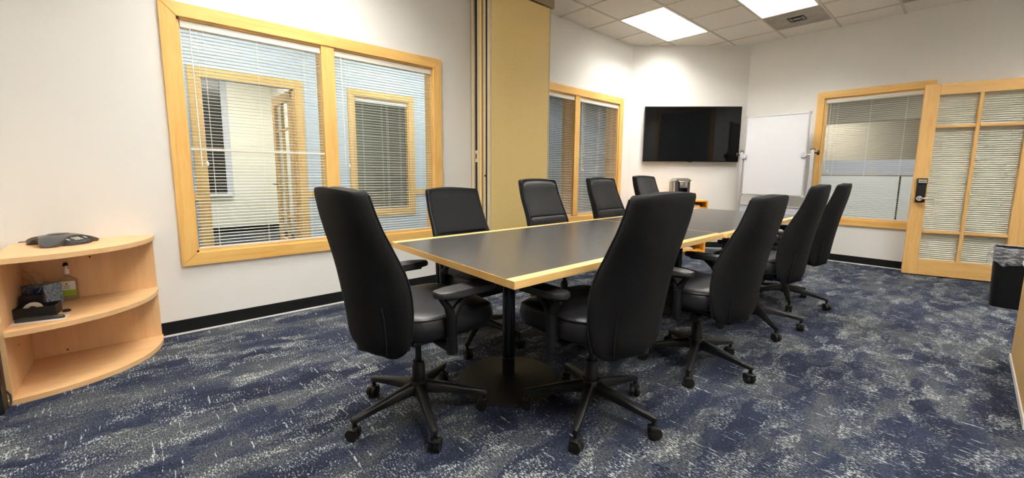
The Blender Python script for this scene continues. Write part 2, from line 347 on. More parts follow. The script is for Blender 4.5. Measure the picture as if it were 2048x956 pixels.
# ------------------------------------------------------------------ interior windows with blinds
def blind(nm, label, length, height, slats, pitch, group=None, wand=True, rz=0., loc=(0, 0, 0), cords=3, tilt=0, rail=None, mat='white_metal'):
    """local frame: slats run along +x from 0 to length, hang down from z=0; room side is -y"""
    t = thing('window_blind', label, 'blind', loc, rz, group)
    if nm != 'door': obj('headrail', box(0, length, -.016, .016, -.045, 0, .003), 'white_metal', t); top = .052
    else: obj('headrail', box(0, length, -.010, .010, -.02, 0, .002), 'white_metal', t); top = .03
    bm = bmesh.new(); w2 = .0125; a = math.radians(tilt); pr = []
    for k in range(5):
        s = -w2+2*w2*k/4; zz = .0022*(1-(s/w2)**2); pr.append((s*math.cos(a)-zz*math.sin(a), s*math.sin(a)+zz*math.cos(a)))
    top_r = [(y, z+.0004) for y, z in pr]; ring = pr+top_r[::-1]
    loft(bm, [[(.004, y, z) for y, z in ring], [(length-.004, y, z) for y, z in ring]])
    s0 = obj('slat', bm, mat, t); s0.location = (0, 0, -top)
    n = int((height-top-.02)/pitch)
    for i in range(1, n+1):
        c = s0.copy(); COL.objects.link(c); c.parent = t; c.location = (0, 0, -top-i*pitch+random.uniform(-.0008, .0008)); c.rotation_euler.x = random.uniform(-.03, .03)
    obj('bottom_rail', box(.003, length-.003, -.012 if nm != 'door' else -.008, .012 if nm != 'door' else .008, -height+.003, -height+.013, .002), 'white_metal', t)
    bm = bmesh.new()
    for c_ in range(cords):
        x = length*(.14+.72*c_/max(1, cords-1)) if cords > 1 else length*.5
        for yy in (-w2-.001, w2+.001): cyl(bm, (x, yy, -.03), (x, yy, -height+.008), .0009, 5)
    obj('ladder_cord', bm, 'white', t)
    if wand:
        bm = bmesh.new(); cyl(bm, (.05, -.022, -.05), (.055, -.028, -height*.62), .0035, 8); obj('wand', bm, 'white', t)
        bm = bmesh.new(); cyl(bm, (.085, -.022, -.05), (.085, -.025, -height*.60), .0012, 6); lathe(bm, [(.002, 0), (.009, .005), (.010, .02), (.003, .032)], .085, -.025, 10, -height*.60-.03); obj('pull_cord', bm, 'white', t)
    return t
def window(idx, axis, at, hole, mullions, cas, side=1, depth=WT, glass='glass', mats=('maple_y', 'maple_z'), tiny=False):
    """frame for a hole in a wall. axis 'y' : wall face x=at, room on +x ; axis 'x' : wall face y=at, room on -y"""
    root = struct(empty('window_%d' % idx)); a0, a1, z0, z1 = hole
    def pc(name, p0, p1, d0, d1, q0, q1, mat, bev=.003):   # p along wall, d = distance into room
        if axis == 'y': b = box(at+d0*side, at+d1*side, p0, p1, q0, q1, 0) if side > 0 else box(at+d1*side, at+d0*side, p0, p1, q0, q1, 0)
        else: b = box(p0, p1, at-d1, at-d0, q0, q1, 0)
        if bev: bmesh.ops.bevel(b, geom=b.edges[:], offset=bev, segments=1, affect='EDGES')
        return obj(name, b, mat, root)
    H, V = mats; t = .02
    def casing(name, poly, mat):                          # mitred boards
        bm = bmesh.new(); P = lambda p, q, d: (at+d*side, p, q) if axis == 'y' else (p, at-d, q)
        f = [bm.verts.new(P(p, q, t)) for p, q in poly]; b = [bm.verts.new(P(p, q, -.001)) for p, q in poly]
        bm.faces.new(f); bm.faces.new(b[::-1])
        for i in range(4): bm.faces.new((f[i], b[i], b[(i+1) % 4], f[(i+1) % 4]))
        bmesh.ops.recalc_face_normals(bm, faces=bm.faces); bmesh.ops.bevel(bm, geom=[e for e in bm.edges if all(v in f for v in e.verts)], offset=.0025, segments=2, affect='EDGES')
        return obj(name, bm, mat, root)
    A0, A1, Z0, Z1 = a0-cas, a1+cas, z0-cas, z1+cas; g = .0007
    casing('casing', [(A0, Z1), (A1, Z1), (a1, z1+g), (a0, z1+g)], H); casing('casing', [(A0, Z0), (a0, z0-g), (a1, z0-g), (A1, Z0)], H)
    casing('casing', [(A0, Z0+g), (A0, Z1-g), (a0-g, z1), (a0-g, z0)], V); casing('casing', [(A1, Z1-g), (A1, Z0+g), (a1+g, z0), (a1+g, z1)], V)
    j = .014
    pc('jamb', a0, a0+j, -depth, -.001, z0, z1, V, 0); pc('jamb', a1-j, a1, -depth, -.001, z0, z1, V, 0)
    pc('head_jamb', a0, a1, -depth, -.001, z1-j, z1, H, 0); pc('sill', a0, a1, -depth, -.001, z0, z0+j, H, 0)
    edges = [a0+j]
    for mc, mw in mullions:
        pc('mullion', mc-mw/2, mc+mw/2, -depth, .012, z0+j, z1-.0, V, .002); edges += [mc-mw/2, mc+mw/2]
    edges.append(a1-j); panes = list(zip(edges[::2], edges[1::2]))
    for p0, p1 in panes: pc('pane', p0, p1, -depth*.72-.004, -depth*.72, z0+j, z1-j, glass, 0)
    return root, panes
w1, p1 = window(1, 'y', XL, W1, [(1.218, .102)], .088)
w2, p2 = window(2, 'y', XL, W2, [(4.36, .10)], .092, depth=.215)
w3, p3 = window(3, 'x', YR, W3, [], .082, mats=('maple_x', 'maple_z'))
def side_blind(p, hole, label, group=None, **kw):
    a, b = p; return blind('w', label, b-a-.006, hole[3]-hole[2]-.034, 0, .0225, group, rz=PI/2, loc=(XL-.019, a+.003, hole[3]-.016), **kw)
b1 = side_blind(p1[0], W1, 'open white slatted blind in the left pane of the big window nearest the phone shelf')
b2 = side_blind(p1[1], W1, 'open white slatted blind in the right pane of the big window nearest the phone shelf')
b3 = side_blind(p2[0], W2, 'white slatted blind in the pane beside the tan folding partition', tilt=6)
b4 = side_blind(p2[1], W2, 'white slatted blind with long wand in the right pane of the window nearest the television', tilt=6)
b5 = blind('w', 'white slatted blind in the window between the whiteboard and the glass door', p3[0][1]-p3[0][0]-.006, W3[3]-W3[2]-.034, 0, .0225, None, rz=0., loc=(p3[0][0]+.003, YR+.019, W3[3]-.016))
# white cross rail seen behind the left pane's slats
bl = b1; obj('joined_slats', box(.002, p1[0][1]-p1[0][0]-.008, -.019, -.0125, -.838, -.824), 'white_metal', b1)

# ------------------------------------------------------------------ what lies beyond the left wall: corridor, office
XC = -5.75; CWT = .10
DH = (.59, 1.53, 0, 2.14); WC = (2.27, 3.07, .59, 2.15)
struct(obj('floor_corridor', box(-9.3, XL-WT-.001, -1.4, 9.0, -.06, -.002), 'carpet'))
struct(obj('ceiling_corridor', box(-9.3, XL-WT-.001, -1.4, 9.0, 2.95, 3.0), 'tile'))
wall_holes('wall_corridor', 'y', XC, -CWT, -1.4, 3.78, 2.95, [DH, WC], 'blue_wall')
wall_holes('wall_corridor_end', 'x', 3.68, .1, XC, XL-WT-.002, 2.95, [], 'blue_wall')
wall_holes('wall_corridor_start', 'x', -1.4, -.1, -9.3, XL-WT-.002, 2.95, [], 'blue_wall')
wall_holes('wall_office_far', 'y', -9.2, -.1, -1.4, 9.0, 2.95, [(.86, 1.23, .72, 2.72)], 'cream_wall')
wall_holes('wall_office_divider', 'x', 2.05, .1, -9.2, XC-CWT, 2.95, [], 'cream_wall')
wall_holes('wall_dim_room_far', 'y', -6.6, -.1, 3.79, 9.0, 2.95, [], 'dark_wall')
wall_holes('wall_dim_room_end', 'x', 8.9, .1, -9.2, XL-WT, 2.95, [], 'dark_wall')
struct(obj('trim_6', box(XC, XC+.02, 1.63, 2.18, .80, .88), 'maple_y')); struct(obj('trim_7', box(XC, XC+.02, 3.16, 3.68, .80, .88), 'maple_y')); struct(obj('trim_8', box(XC, XC+.02, -1.4, .49, .80, .88), 'maple_y'))
w4, p4 = window(4, 'y', XC, WC, [], .09, depth=CWT, glass='glass_dark')
blind('w', 'half dark blind in the timber framed window across the corridor', .77, 1.52, 0, .024, None, rz=PI/2, loc=(XC-.03, p4[0][0]+.003, WC[3]-.016), wand=False, mat='greige', tilt=10)
dc = struct(empty('door_2')); 
obj('casing', box(XC, XC+.02, .49, .59, 0, 2.24, .002), 'maple_z', dc); obj('casing', box(XC, XC+.02, 1.53, 1.63, 0, 2.24, .002), 'maple_z', dc); obj('head_casing', box(XC, XC+.02, .59, 1.53, 2.14, 2.24, .002), 'maple_y', dc)
obj('jamb', box(XC-CWT, XC, .59, .605, 0, 2.14), 'maple_z', dc); obj('jamb', box(XC-CWT, XC, 1.515, 1.53, 0, 2.14), 'maple_z', dc)
wn = struct(empty('window_5')); obj('pane', box(-9.215, -9.205, .86, 1.23, .72, 2.72), 'black_gloss', wn)
obj('frame', box(-9.2, -9.17, 1.23, 1.33, .70, 2.74), 'grey_panel', wn); obj('sill', box(-9.2, -9.12, .80, 1.30, .68, .72), 'white', wn); obj('frame', box(-9.2, -9.17, .80, .86, .70, 2.74), 'grey_panel', wn)
struct(obj('baseboard_office', box(-9.2, -9.185, -1.4, 2.05, 0, .1), 'black'))
# corridor & office lights
def ceil_panel(x0, x1, y0, y1, z, mat, label, cat='light'):
    t = thing('ceiling_light', label, cat, ((x0+x1)/2, (y0+y1)/2, z)); hx, hy = (x1-x0)/2, (y1-y0)/2
    bm = bmesh.new(); bx(bm, -hx, hx, -hy, -hy+.03, -.02, 0); bx(bm, -hx, hx, hy-.03, hy, -.02, 0); bx(bm, -hx, -hx+.03, -hy+.03, hy-.03, -.02, 0); bx(bm, hx-.03, hx, -hy+.03, hy-.03, -.02, 0)
    obj('frame', bm, 'white', t); obj('lens', box(-hx+.03, hx-.03, -hy+.03, hy-.03, -.012, -.004), mat, t); return t
ceil_panel(-5.1, -4.5, .2, 1.4, 2.95, 'lamp2', 'corridor ceiling light before the office doorway')
ceil_panel(-5.1, -4.5, 2.2, 3.4, 2.95, 'lamp2', 'corridor ceiling light before the timber framed inner window')
ceil_panel(-7.9, -7.3, .4, 1.6, 2.95, 'lamp4', 'ceiling light inside the small office across the corridor')
ceil_panel(-5.6, -5.0, 6.9, 8.1, 2.95, 'lamp3', 'added dim fill panel in the unlit room behind the far left window')  # added fill, keeps the view through this window from going black
ceil_panel(-7.9, -7.3, 2.4, 3.4, 2.95, 'lamp3', 'added dim fill panel in the room behind the inner timber framed window')  # panel added to brighten this room, no known fixture
t = thing('floor_cabinet', 'blue grey tall cabinet standing in the dim room behind the far left window', 'cabinet', (-5.6, 5.2, 0))
obj('body', box(-.3, .3, -.45, .45, 0, 1.7, .01), 'grey_panel', t); obj('door', box(.3, .318, -.44, -.005, .05, 1.68, .003), 'grey_panel', t); obj('door', box(.3, .318, .005, .44, .05, 1.68, .003), 'grey_panel', t)

# glazed timber door builder: local x = along the door from leading edge to hinge, local y = away from the viewer
def glazed_door(name, loc, rz, label_glass='glass', lock=True, W=.915, th=.044, flip=False):
    d = struct(empty(name, loc, rz)); b = .003
    obj('stile', box(0, .126, 0, th, .012, 2.137, b), 'door_z', d); obj('stile', box(.79, W, 0, th, .012, 2.137, b), 'door_z', d)
    obj('top_rail', box(.1262, .7898, 0, th, 2.018, 2.137, b), 'door_x', d); obj('bottom_rail', box(.1262, .7898, 0, th, .012, .19, b), 'door_x', d)
    for z in (1.678, .512): 
        for x0, x1 in ((.1262, .4348), (.4652, .7898)): obj('muntin', box(x0, x1, .004, th-.004, z-.016, z+.016, .006), 'door_x', d)
    obj('muntin', box(.435, .465, .002, th-.002, .19, 2.018, .007), 'door_z', d)
    for x0, x1 in ((.127, .434), (.466, .789)):
        for z0, z1 in ((.191, .495), (.529, 1.661), (1.695, 2.017)): obj('pane', box(x0, x1, .020, .024, z0, z1), 'glass', d)
    return d
hd = math.atan2(.163, .655)
door1 = glazed_door('door_1', (-.463, 6.562, 0), hd)
# blind hung on the back of the door
a = hd; back = Vector((-.463, 6.562, 0))+Vector((math.cos(a), math.sin(a), 0))*.115+Vector((-math.sin(a), math.cos(a), 0))*.056
tb = blind('door', 'white slatted blind hung on the back of the glazed timber door', .69, 1.88, 0, .0225, None, rz=a, loc=(back.x, back.y, 2.03), wand=False, cords=3, tilt=50)
# electronic lock with lever
lk = obj('lock_body', box(.030, .112, -.030, -.001, .842, 1.06, .012), 'black', door1, smooth=40)
kp = obj('keypad', xf(box(.028, .114, -.042, -.002, 1.045, 1.112, .010), Matrix.Identity(4)), 'black', door1, smooth=40)
for r_ in range(2):
    for c_ in range(5): obj('key', box(.036+c_*.0145, .048+c_*.0145, -.046, -.041, 1.060+r_*.022, 1.076+r_*.022, .002), 'silver_key', kp)
bm = bmesh.new(); cyl(bm, (.060, -.030, .886), (.060, -.045, .886), .027, 20); cyl(bm, (.060, -.044, .886), (.060, -.075, .886), .011, 14)
tube(bm, [(.060, -.068, .886), (.085, -.076, .888), (.13, -.074, .888), (.178, -.066, .885)], [.0115, .012, .010, .008], 12); obj('lever_handle', bm, 'chrome', door1, smooth=50)
obj('latch_plate', box(-.003, .0, .010, .034, .86, .92), 'chrome', door1)
# casing of the doorway the door belongs to
dcs = struct(empty('trim_9')); obj('casing', box(.45, .53, YR-.012, YR, 0, 2.2), 'maple_z', dcs); obj('casing', box(1.33, 1.42, YR-.018, YR, 0, 2.2), 'maple_z', dcs); obj('head_casing', box(.53, 1.33, YR-.012, YR, 2.13, 2.2), 'maple_x', dcs)
# office door across the corridor, standing open at a right angle
door3 = glazed_door('door_3', (-6.765, 1.50, 0), 0.0)
bm = bmesh.new(); cyl(bm, (.06, 0, .95), (.06, -.012, .95), .026, 16); tube(bm, [(.06, -.01, .95), (.06, -.06, .95), (.13, -.066, .95), (.17, -.06, .95)], .010, 10); obj('lever_handle', bm, 'chrome', door3, smooth=50)
bm = bmesh.new()
for z in (.3, 1.1, 1.9): cyl(bm, (.918, .02, z), (.918, .02, z+.1), .009, 8)
obj('hinge', bm, 'chrome', door3)

# ------------------------------------------------------------------ open office beyond the right wall
struct(obj('floor_open_office', box(-8, 5, YR+.021, 16, -.06, -.002), 'carpet')); struct(obj('ceiling_open_office', box(-8, 5, YR+WT+.001, 16, 3.0, 3.05), 'tile'))
wall_holes('wall_open_office_far', 'x', 15.0, .1, -8, 5, 3.0, [], 'beige_wall'); wall_holes('wall_open_office_left', 'y', -8, -.1, YR+WT, 15, 3.0, [], 'beige_wall'); wall_holes('wall_open_office_right', 'y', 5, .1, YR+WT, 15, 3.0, [], 'beige_wall')
cub = thing('cubicle_partition', 'white cubicle partition with grey upper screen seen through the window by the glass door', 'partition', (0, 9.0, 0))
for x0, x1 in ((-4.2, -2.5), (-2.48, -.80), (-.78, .9), (.92, 2.6)): obj('panel', box(x0, x1, 0, .05, .08, 1.135, .004), 'cream_wall' if 0 else 'white', cub)
for x in (-4.2, -2.49, -.79, .91): obj('post', box(x-.010, x+.010, -.002, .052, 0, 1.15), 'black', cub)
obj('top_cap', box(-4.2, 2.6, -.005, .055, 1.14, 1.155), 'greige', cub); obj('upper_screen', box(-4.2, 2.6, .02, .03, 1.156, 1.40), 'grey_panel', cub)
struct(obj('trim_10', box(-8, 5, 12.2, 12.4, 2.35, 3.0), 'beige_wall'))
def diffuser(loc, s, label, mat='white', z=3.0):
    t = thing('air_vent', label, 'vent', (loc[0], loc[1], z))
    for k in range(3):
        a_, b_ = s*(1-.28*k), s*(1-.28*k)-.05*s*2; bm = bmesh.new(); zz = -.008-.008*k
        for (x0, x1, y0, y1) in ((-a_, a_, -a_, -b_), (-a_, a_, b_, a_), (-a_, -b_, -b_, b_), (b_, a_, -b_, b_)): bx(bm, x0, x1, y0, y1, zz, zz+.006)
        obj('vane', bm, mat, t)
    obj('throat', box(-s*.94, s*.94, -s*.94, s*.94, -.004, -.001), 'black', t); return t
diffuser((-1.55, 12.0-.9), .5, 'square white ceiling diffuser in the open office seen through the window by the glass door')
ceil_panel(-4.6, -3.4, 9.8, 10.4, 3.0, 'lamp4', 'ceiling light in the open office near the cubicles'); ceil_panel(.6, 1.8, 9.6, 10.8, 3.0, 'lamp4', 'second ceiling light in the open office behind the glass door'); ceil_panel(-1.6, -.4, 7.5, 8.1, 3.0, 'lamp2', 'ceiling light just outside the window by the glass door'); ceil_panel(-3.2, -2.6, 13.2, 14.4, 3.0, 'lamp4', 'farthest ceiling light in the open office')

# ------------------------------------------------------------------ recessed louvred lights
def troffer(i, j, label, group=None):
    x0, y0 = GX0+G*i, GY0+G*j; cx, cy = x0+G/2, y0+G; hx, hy = G/2-.012, G-.012
    t = thing('ceiling_light', label, 'light', (cx, cy, ZC), 0, group)
    bm = bmesh.new(); wv = .012
    bx(bm, -hx, hx, -hy, -hy+wv, .0, .125); bx(bm, -hx, hx, hy-wv, hy, .0, .125); bx(bm, -hx, -hx+wv, -hy+wv, hy-wv, .0, .125); bx(bm, hx-wv, hx, -hy+wv, hy-wv, .0, .125)
    obj('housing', bm, 'louver', t)
    ix, iy = hx-wv, hy-wv
    obj('lamp_panel', box(-ix, ix, -iy, iy, .118, .122), 'lamp', t)
    for k in (1, 2):
        x = -ix+2*ix*k/3; bm = bmesh.new(); loft(bm, [[(x-.003, y, .004), (x+.003, y, .004), (x+.014, y, .092), (x-.014, y, .092)] for y in (-iy, iy)]); obj('louver_blade', bm, 'louver', t)
    for k in range(1, 6):
        y = -iy+2*iy*k/6; bm = bmesh.new(); loft(bm, [[(x, y-.003, .005), (x, y+.003, .005), (x, y+.012, .090), (x, y-.012, .090)] for x in (-ix, ix)]); obj('louver_blade', bm, 'louver', t)
    return t
LB = {(0, 1): 'recessed louvred ceiling light nearest the television', (2, 1): 'recessed louvred ceiling light beside the grey ceiling vent'}
for (i, j) in LIGHTS: troffer(i, j, LB.get((i, j), 'recessed louvred ceiling light out of view above the camera side of the room'), None if (i, j) in LB else 'ceiling lights out of view')
for (i, j), lab in zip(VENTS, ('square dusty grey ceiling vent at the end of a ceiling light', 'second dusty grey ceiling vent at the top edge above the glass door')):
    x0, y0 = GX0+G*i, GY0+G*j; t = thing('ceiling_vent', lab, 'vent', (x0+G/2, y0+G/2, ZC)); h = G/2-.012
    obj('face_plate', box(-h, h, -h, h, .004, .012, .002), 'vent', t)
    bm = bmesh.new()
    for s in (.05, .085): 
        for q in ((-s, s, -s, -s+.012), (-s, s, s-.012, s), (-s, -s+.012, -s, s), (s-.012, s, -s, s)): bx(bm, *q, -.004, .004)
    obj('damper_slot', bm, 'phone_dark', t)

# ------------------------------------------------------------------ folding partition stacked at the left wall
t = thing('folding_partition', 'tall tan folding partition stacked against the left wall between the windows', 'partition', (XL, 2.635, 0))
def pcol(name, x0, x1, mat, y0=0., y1=.88, z0=.01, z1=2.90, **k): return obj(name, box(x0, x1, y0, y1, z0, z1, .002), mat, t)
pcol('channel', .002, .014, 'greige', y1=.86); pcol('channel', .0145, .058, 'cream_metal', y1=.86); pcol('channel', .0585, .074, 'greige', .002, .86); pcol('gap_seal', .0745, .113, 'black', .004, .85)
pcol('channel', .1135, .148, 'cream_metal', y1=.86); pcol('folded_panel', .1485, .178, 'tan_fabric', .003, .86); pcol('folded_panel', .1785, .212, 'brown_edge', .005, .86); pcol('channel', .2125, .248, 'cream_metal', y1=.87); pcol('gap_seal', .2485, .276, 'black', .004, .86)
pcol('channel', .2765, .318, 'cream_metal', 0, .02); pcol('front_panel', .2765, .318, 'tan_fabric', .0205, .832); pcol('channel', .2765, .320, 'cream_metal', .8325, .85)
bm = bmesh.new(); cyl(bm, (.246, -.006, 1.10), (.246, -.0005, 1.10), .010, 10); obj('latch', bm, 'black', t)
bm = bmesh.new(); bx(bm, .076, .112, .0005, .0038, 1.24, 1.36); obj('latch_plate', bm, 'cream_metal', t); obj('latch_slot', box(.086, .102, -.002, .0004, 1.275, 1.325), 'black', t)
struct(obj('trim_11', box(XL, XL+.30, 2.60, 3.56, 2.93, ZC), 'greige'))

# ------------------------------------------------------------------ television on the corner wall
dd = Vector((1, 1, 0)).normalized(); nn = Vector((1, -1, 0)).normalized()
o0 = Vector((CX0, CY0, 0)); rzd = PI/4                     # local x along the corner wall, local -y into the room
def atd(s, off=0., z=0.): p = o0+dd*s+nn*off; return (p.x, p.y, z)
s0 = (Vector((-3.458, 5.739, 0))-o0).dot(dd); s1 = (Vector((-2.44, 6.774, 0))-o0).dot(dd)
tvw = s1-s0
t = thing('television', 'large black wall mounted television on the angled corner wall', 'television', atd(s0+.02), rzd)
tvw -= .04; zt0, zt1 = 1.327, 2.138
obj('screen', box(.012, tvw-.012, -.062, -.058, zt0+.014, zt1-.012), 'screen', t); obj('bezel', box(0, tvw, -.058, -.022, zt0, zt1, .004), 'black', t)
obj('wall_mount', box(.35, tvw-.35, -.022, -.001, zt0+.2, zt1-.2), 'black', t); obj('sensor_tab', box(tvw*.48, tvw*.52, -.056, -.04, zt0-.008, zt0), 'black', t)

# ------------------------------------------------------------------ small cabinet under it, coffee maker
t = thing('open_cabinet', 'small amber wooden open cabinet under the television', 'cabinet', atd(.30), rzd)
re = (Vector((-2.495, 5.995, 0))-o0); sx = re.dot(dd)-.30; cw = .95; D = .47; x1 = sx; x0 = sx-cw
obj('top', box(x0, x1, -D, -.03, .748, .768, .002), 'orange_wood', t)
obj('side_panel', box(x1-.02, x1, -D, -.03, 0, .7475, .001), 'orange_wood', t); obj('side_panel', box(x0, x0+.02, -D, -.03, 0, .7475, .001), 'orange_wood', t)
obj('back_panel', box(x0+.02, x1-.02, -.045, -.03, 0, .7475), 'orange_wood', t)
obj('shelf', box(x0+.021, x1-.021, -D, -.046, .655, .675), 'orange_wood', t); obj('shelf', box(x0+.021, x1-.021, -D+.02, -.046, .34, .36), 'orange_wood', t); obj('bottom', box(x0+.021, x1-.021, -D, -.046, .02, .045), 'orange_wood', t)
cabx0, cabx1 = x0, x1
def onD(sx_, off, z): return atd(.30+sx_, off, z)
b = tag(obj('notebook', box(-.09, .09, -.12, .12, 0, .022, .002), 'grey_panel', None, onD(x1-.20, .33, .675), rzd+.1), 'grey notebook lying in the top cubby of the amber cabinet', 'book')
t2 = thing('power_strip', 'white power strip with tangled black cables on the floor of the amber cabinet', 'power strip', onD(x1-.26, .36, .046), rzd)
obj('strip_body', box(-.15, .12, -.03, .03, 0, .035, .006), 'white', t2)
bm = bmesh.new()
for k in range(6): cyl(bm, (-.12+k*.04, 0, .034), (-.12+k*.04, 0, .038), .012, 10)
obj('outlet', bm, 'grey_panel', t2)
bm = bmesh.new(); rnd = random.Random(3)
for c_ in range(4):
    pts = [(-.12+.06*c_, 0, .04)]
    for k in range(7): pts.append((rnd.uniform(-.15, .20), rnd.uniform(-.07, .06), .045+.02*rnd.random()+.02*math.sin(k)))
    # smooth
    P = [Vector(p) for p in pts]; Q = []
    for k in range(len(P)-1):
        for u_ in range(4):
            tt = u_/4; a_ = P[max(k-1, 0)]; b_ = P[k]; c2 = P[k+1]; d_ = P[min(k+2, len(P)-1)]
            Q.append(.5*((2*b_)+(c2-a_)*tt+(2*a_-5*b_+4*c2-d_)*tt*tt+(3*b_-a_-3*c2+d_)*tt**3))
    tube(bm, Q, .004, 6)
obj('cable', bm, 'black', t2, smooth=60)
# coffee maker
t = thing('coffee_maker', 'black and grey pod coffee maker on the amber cabinet', 'coffee maker', onD(x1-.34, .27, .769), rzd)
bm = bmesh.new()
obj('base', box(-.10, .10, -.15, .12, 0, .03, .01), 'phone', t, smooth=40); obj('body', box(-.10, .10, -.02, .12, .03, .27, .02), 'phone', t, smooth=40)
obj('side_column', box(-.10, -.062, -.13, -.021, .03, .27, .006), 'phone', t); obj('side_column', box(.062, .10, -.13, -.021, .03, .27, .006), 'phone', t)
obj('brew_head', box(-.055, .055, -.155, -.02, .17, .265, .012), 'chrome', t, smooth=40)
bm = bmesh.new(); loft(bm, [[(-.105, -.14, .27), (.105, -.14, .27), (.105, .125, .27), (-.105, .125, .27)], [(-.108, -.142, .285), (.108, -.142, .285), (.108, .127, .285), (-.108, .127, .285)], [(-.075, -.11, .312), (.075, -.11, .312), (.08, .10, .312), (-.08, .10, .312)]]); obj('lid', bm, 'chrome', t)
bm = bmesh.new(); tube(bm, [(-.065, -.13, .28), (-.065, -.165, .262), (0, -.172, .258), (.065, -.165, .262), (.065, -.13, .28)], .007, 8); obj('handle', bm, 'chrome', t, smooth=50)
obj('drip_tray', box(-.06, .06, -.15, -.03, .031, .04, .003), 'black', t)
obj('water_tank', box(-.128, -.104, -.10, .11, .03, .262, .008), 'bottle', t, smooth=40)

# ------------------------------------------------------------------ mobile whiteboard
t = thing('whiteboard', 'mobile whiteboard on silver posts in front of the corner beside the television', 'whiteboard', (-1.87, 6.5, 0))
bx0, bx1 = -.385, .375; zb0, zb1 = .858, 1.943
obj('board', box(bx0+.012, bx1-.012, -.008, .008, zb0+.012, zb1-.012), 'board', t)
for q in ((bx0, bx1, zb0, zb0+.014), (bx0, bx1, zb1-.012, zb1)): obj('frame_rail', box(q[0], q[1], -.012, .012, q[2], q[3], .002), 'alu', t)
for q in ((bx0, bx0+.014), (bx1-.018, bx1)): obj('frame_stile', box(q[0], q[1], -.012, .012, zb0+.0145, zb1-.0125, .002), 'alu', t)
for x in (bx0, bx1):
    for z in (zb0, zb1): obj('corner_cap', box(x-.012 if x < 0 else x-.018, x+.018 if x < 0 else x+.012, -.015, .015, z-.014, z+.014, .003), 'grey_panel', t)
for sg, xp in ((-1, -.415), (1, .435)):
    bm = bmesh.new(); bx(bm, xp-.022, xp+.022, -.016, .016, .1, 1.46, .006); obj('post', bm, 'alu', t, smooth=40)
    bm = bmesh.new(); tube(bm, [(xp+.026*math.cos(a_), 0, 1.455+.026*math.sin(a_)) for a_ in [PI*k/8 for k in range(9)]], .006, 8); obj('post_cap', bm, 'phone', t, smooth=50)
    xb = bx0+.012 if sg < 0 else bx1-.028
    bm = bmesh.new(); lathe(bm, [(.036, 0), (.038, .006), (.034, .02)], 0, 0, 8); xf(bm, Matrix.Translation((xb-sg*0.0, -.012, 1.40)) @ Matrix.Rotation(PI/2, 4, 'X')); obj('pivot_plate', bm, 'grey_panel', t)
    bm = bmesh.new(); cyl(bm, (xp-sg*.02, -.0, 1.40), (xb, -.0, 1.40), .012, 10); obj('pivot_axle', bm, 'alu', t)
    bm = bmesh.new(); cyl(bm, (xp+sg*.022, 0, 1.425), (xp+sg*.05, 0, 1.425), .010, 10); cyl(bm, (xp+sg*.05, 0, 1.425), (xp+sg*.068, 0, 1.425), .030, 12); obj('clamp_knob', bm, 'black', t, smooth=50)
    bm = bmesh.new(); bx(bm, xp-.02, xp+.02, -.27, .16, .07, .1, .004); obj('foot', bm, 'alu', t)
    for yy in (-.24, .13):
        bm = bmesh.new(); cyl(bm, (xp-.012, yy, .035), (xp+.012, yy, .035), .034, 14); cyl(bm, (xp, yy, .05), (xp, yy, .072), .01, 8); obj('caster', bm, 'black', t, smooth=50)
obj('lower_rail', box(-.39, .41, -.012, .012, .700, .716, .002), 'alu', t); obj('lower_panel', box(-.39, .41, -.006, .006, .22, .6995), 'grey_panel', t)
obj('panel_inset', box(-.30, .10, -.009, -.0062, .52, .665), 'alu', t)

# ------------------------------------------------------------------ conference tables
def table(yn0, yn1, yf0, yf1, xl0, xl1, xr0, xr1, label, pole_ys, name='conference_table'):
    z = .74; th = .030
    c = [(xl0, yn0), (xr0, yn1), (xr1, yf1), (xl1, yf0)]
    t = thing(name, label, 'table', (0, 0, 0), 0, None)
    def lerp(a_, b_, s): return (a_[0]+(b_[0]-a_[0])*s, a_[1]+(b_[1]-a_[1])*s)
    W_ = abs(xr0-xl0); e = .050/W_; ee = .0025/abs(yf0-yn0)
    nl, nr, fr, fl = c
    n1, n2 = lerp(nl, nr, e), lerp(nl, nr, 1-e); f1, f2 = lerp(fl, fr, e), lerp(fl, fr, 1-e)
    obj('edge_strip', prism(bmesh.new(), [nl, n1, f1, fl], z-th, z, .0012), 'edge', t); obj('edge_strip', prism(bmesh.new(), [n2, nr, fr, f2], z-th, z, .0012), 'edge', t)
    a1_, a2_ = lerp(n1, f1, ee), lerp(n2, f2, ee); b1_, b2_ = lerp(n1, f1, 1-ee), lerp(n2, f2, 1-ee)
    obj('end_band', prism(bmesh.new(), [n1, n2, a2_, a1_], z-th, z-.0006), 'maple_x', t); obj('end_band', prism(bmesh.new(), [b1_, b2_, f2, f1], z-th, z-.0006), 'maple_x', t)
    obj('tabletop', prism(bmesh.new(), [a1_, a2_, b2_, b1_], z-th, z-.0002), 'laminate', t)
    xc = (xl0+xr0)/2
    for k, (px_, py) in enumerate(pole_ys):
        ped = obj('pedestal', cyl(bmesh.new(), (px_, py, .02), (px_, py, z-th-.02), .034, 28), 'black_gloss', t, smooth=50)
        bm = bmesh.new(); lathe(bm, [(.27, 0), (.275, .004), (.272, .012), (.20, .018), (.06, .026), (.042, .032)], px_, py, 56); obj('pedestal_base', bm, 'rubber', ped, smooth=40)
        bm = bmesh.new(); lathe(bm, [(.036, 0), (.0375, .004), (.036, .008)], px_, py, 28, .13); obj('collar', bm, 'chrome' if k < 0 else 'black', ped)
        bm = bmesh.new(); bx(bm, px_-.26, px_+.26, py-.035, py+.035, z-th-.02, z-th-.0005, .003); bx(bm, px_-.035, px_+.035, py-.26, py+.26, z-th-.02, z-th-.0005, .003); obj('top_bracket', bm, 'black', ped)
    return t
table(1.030, .968, 2.905, 2.857, -2.150, -2.178, -1.062, -1.080, 'near half of the long dark topped conference table with maple edges', [(-1.612, 1.43), (-1.62, 2.42)])
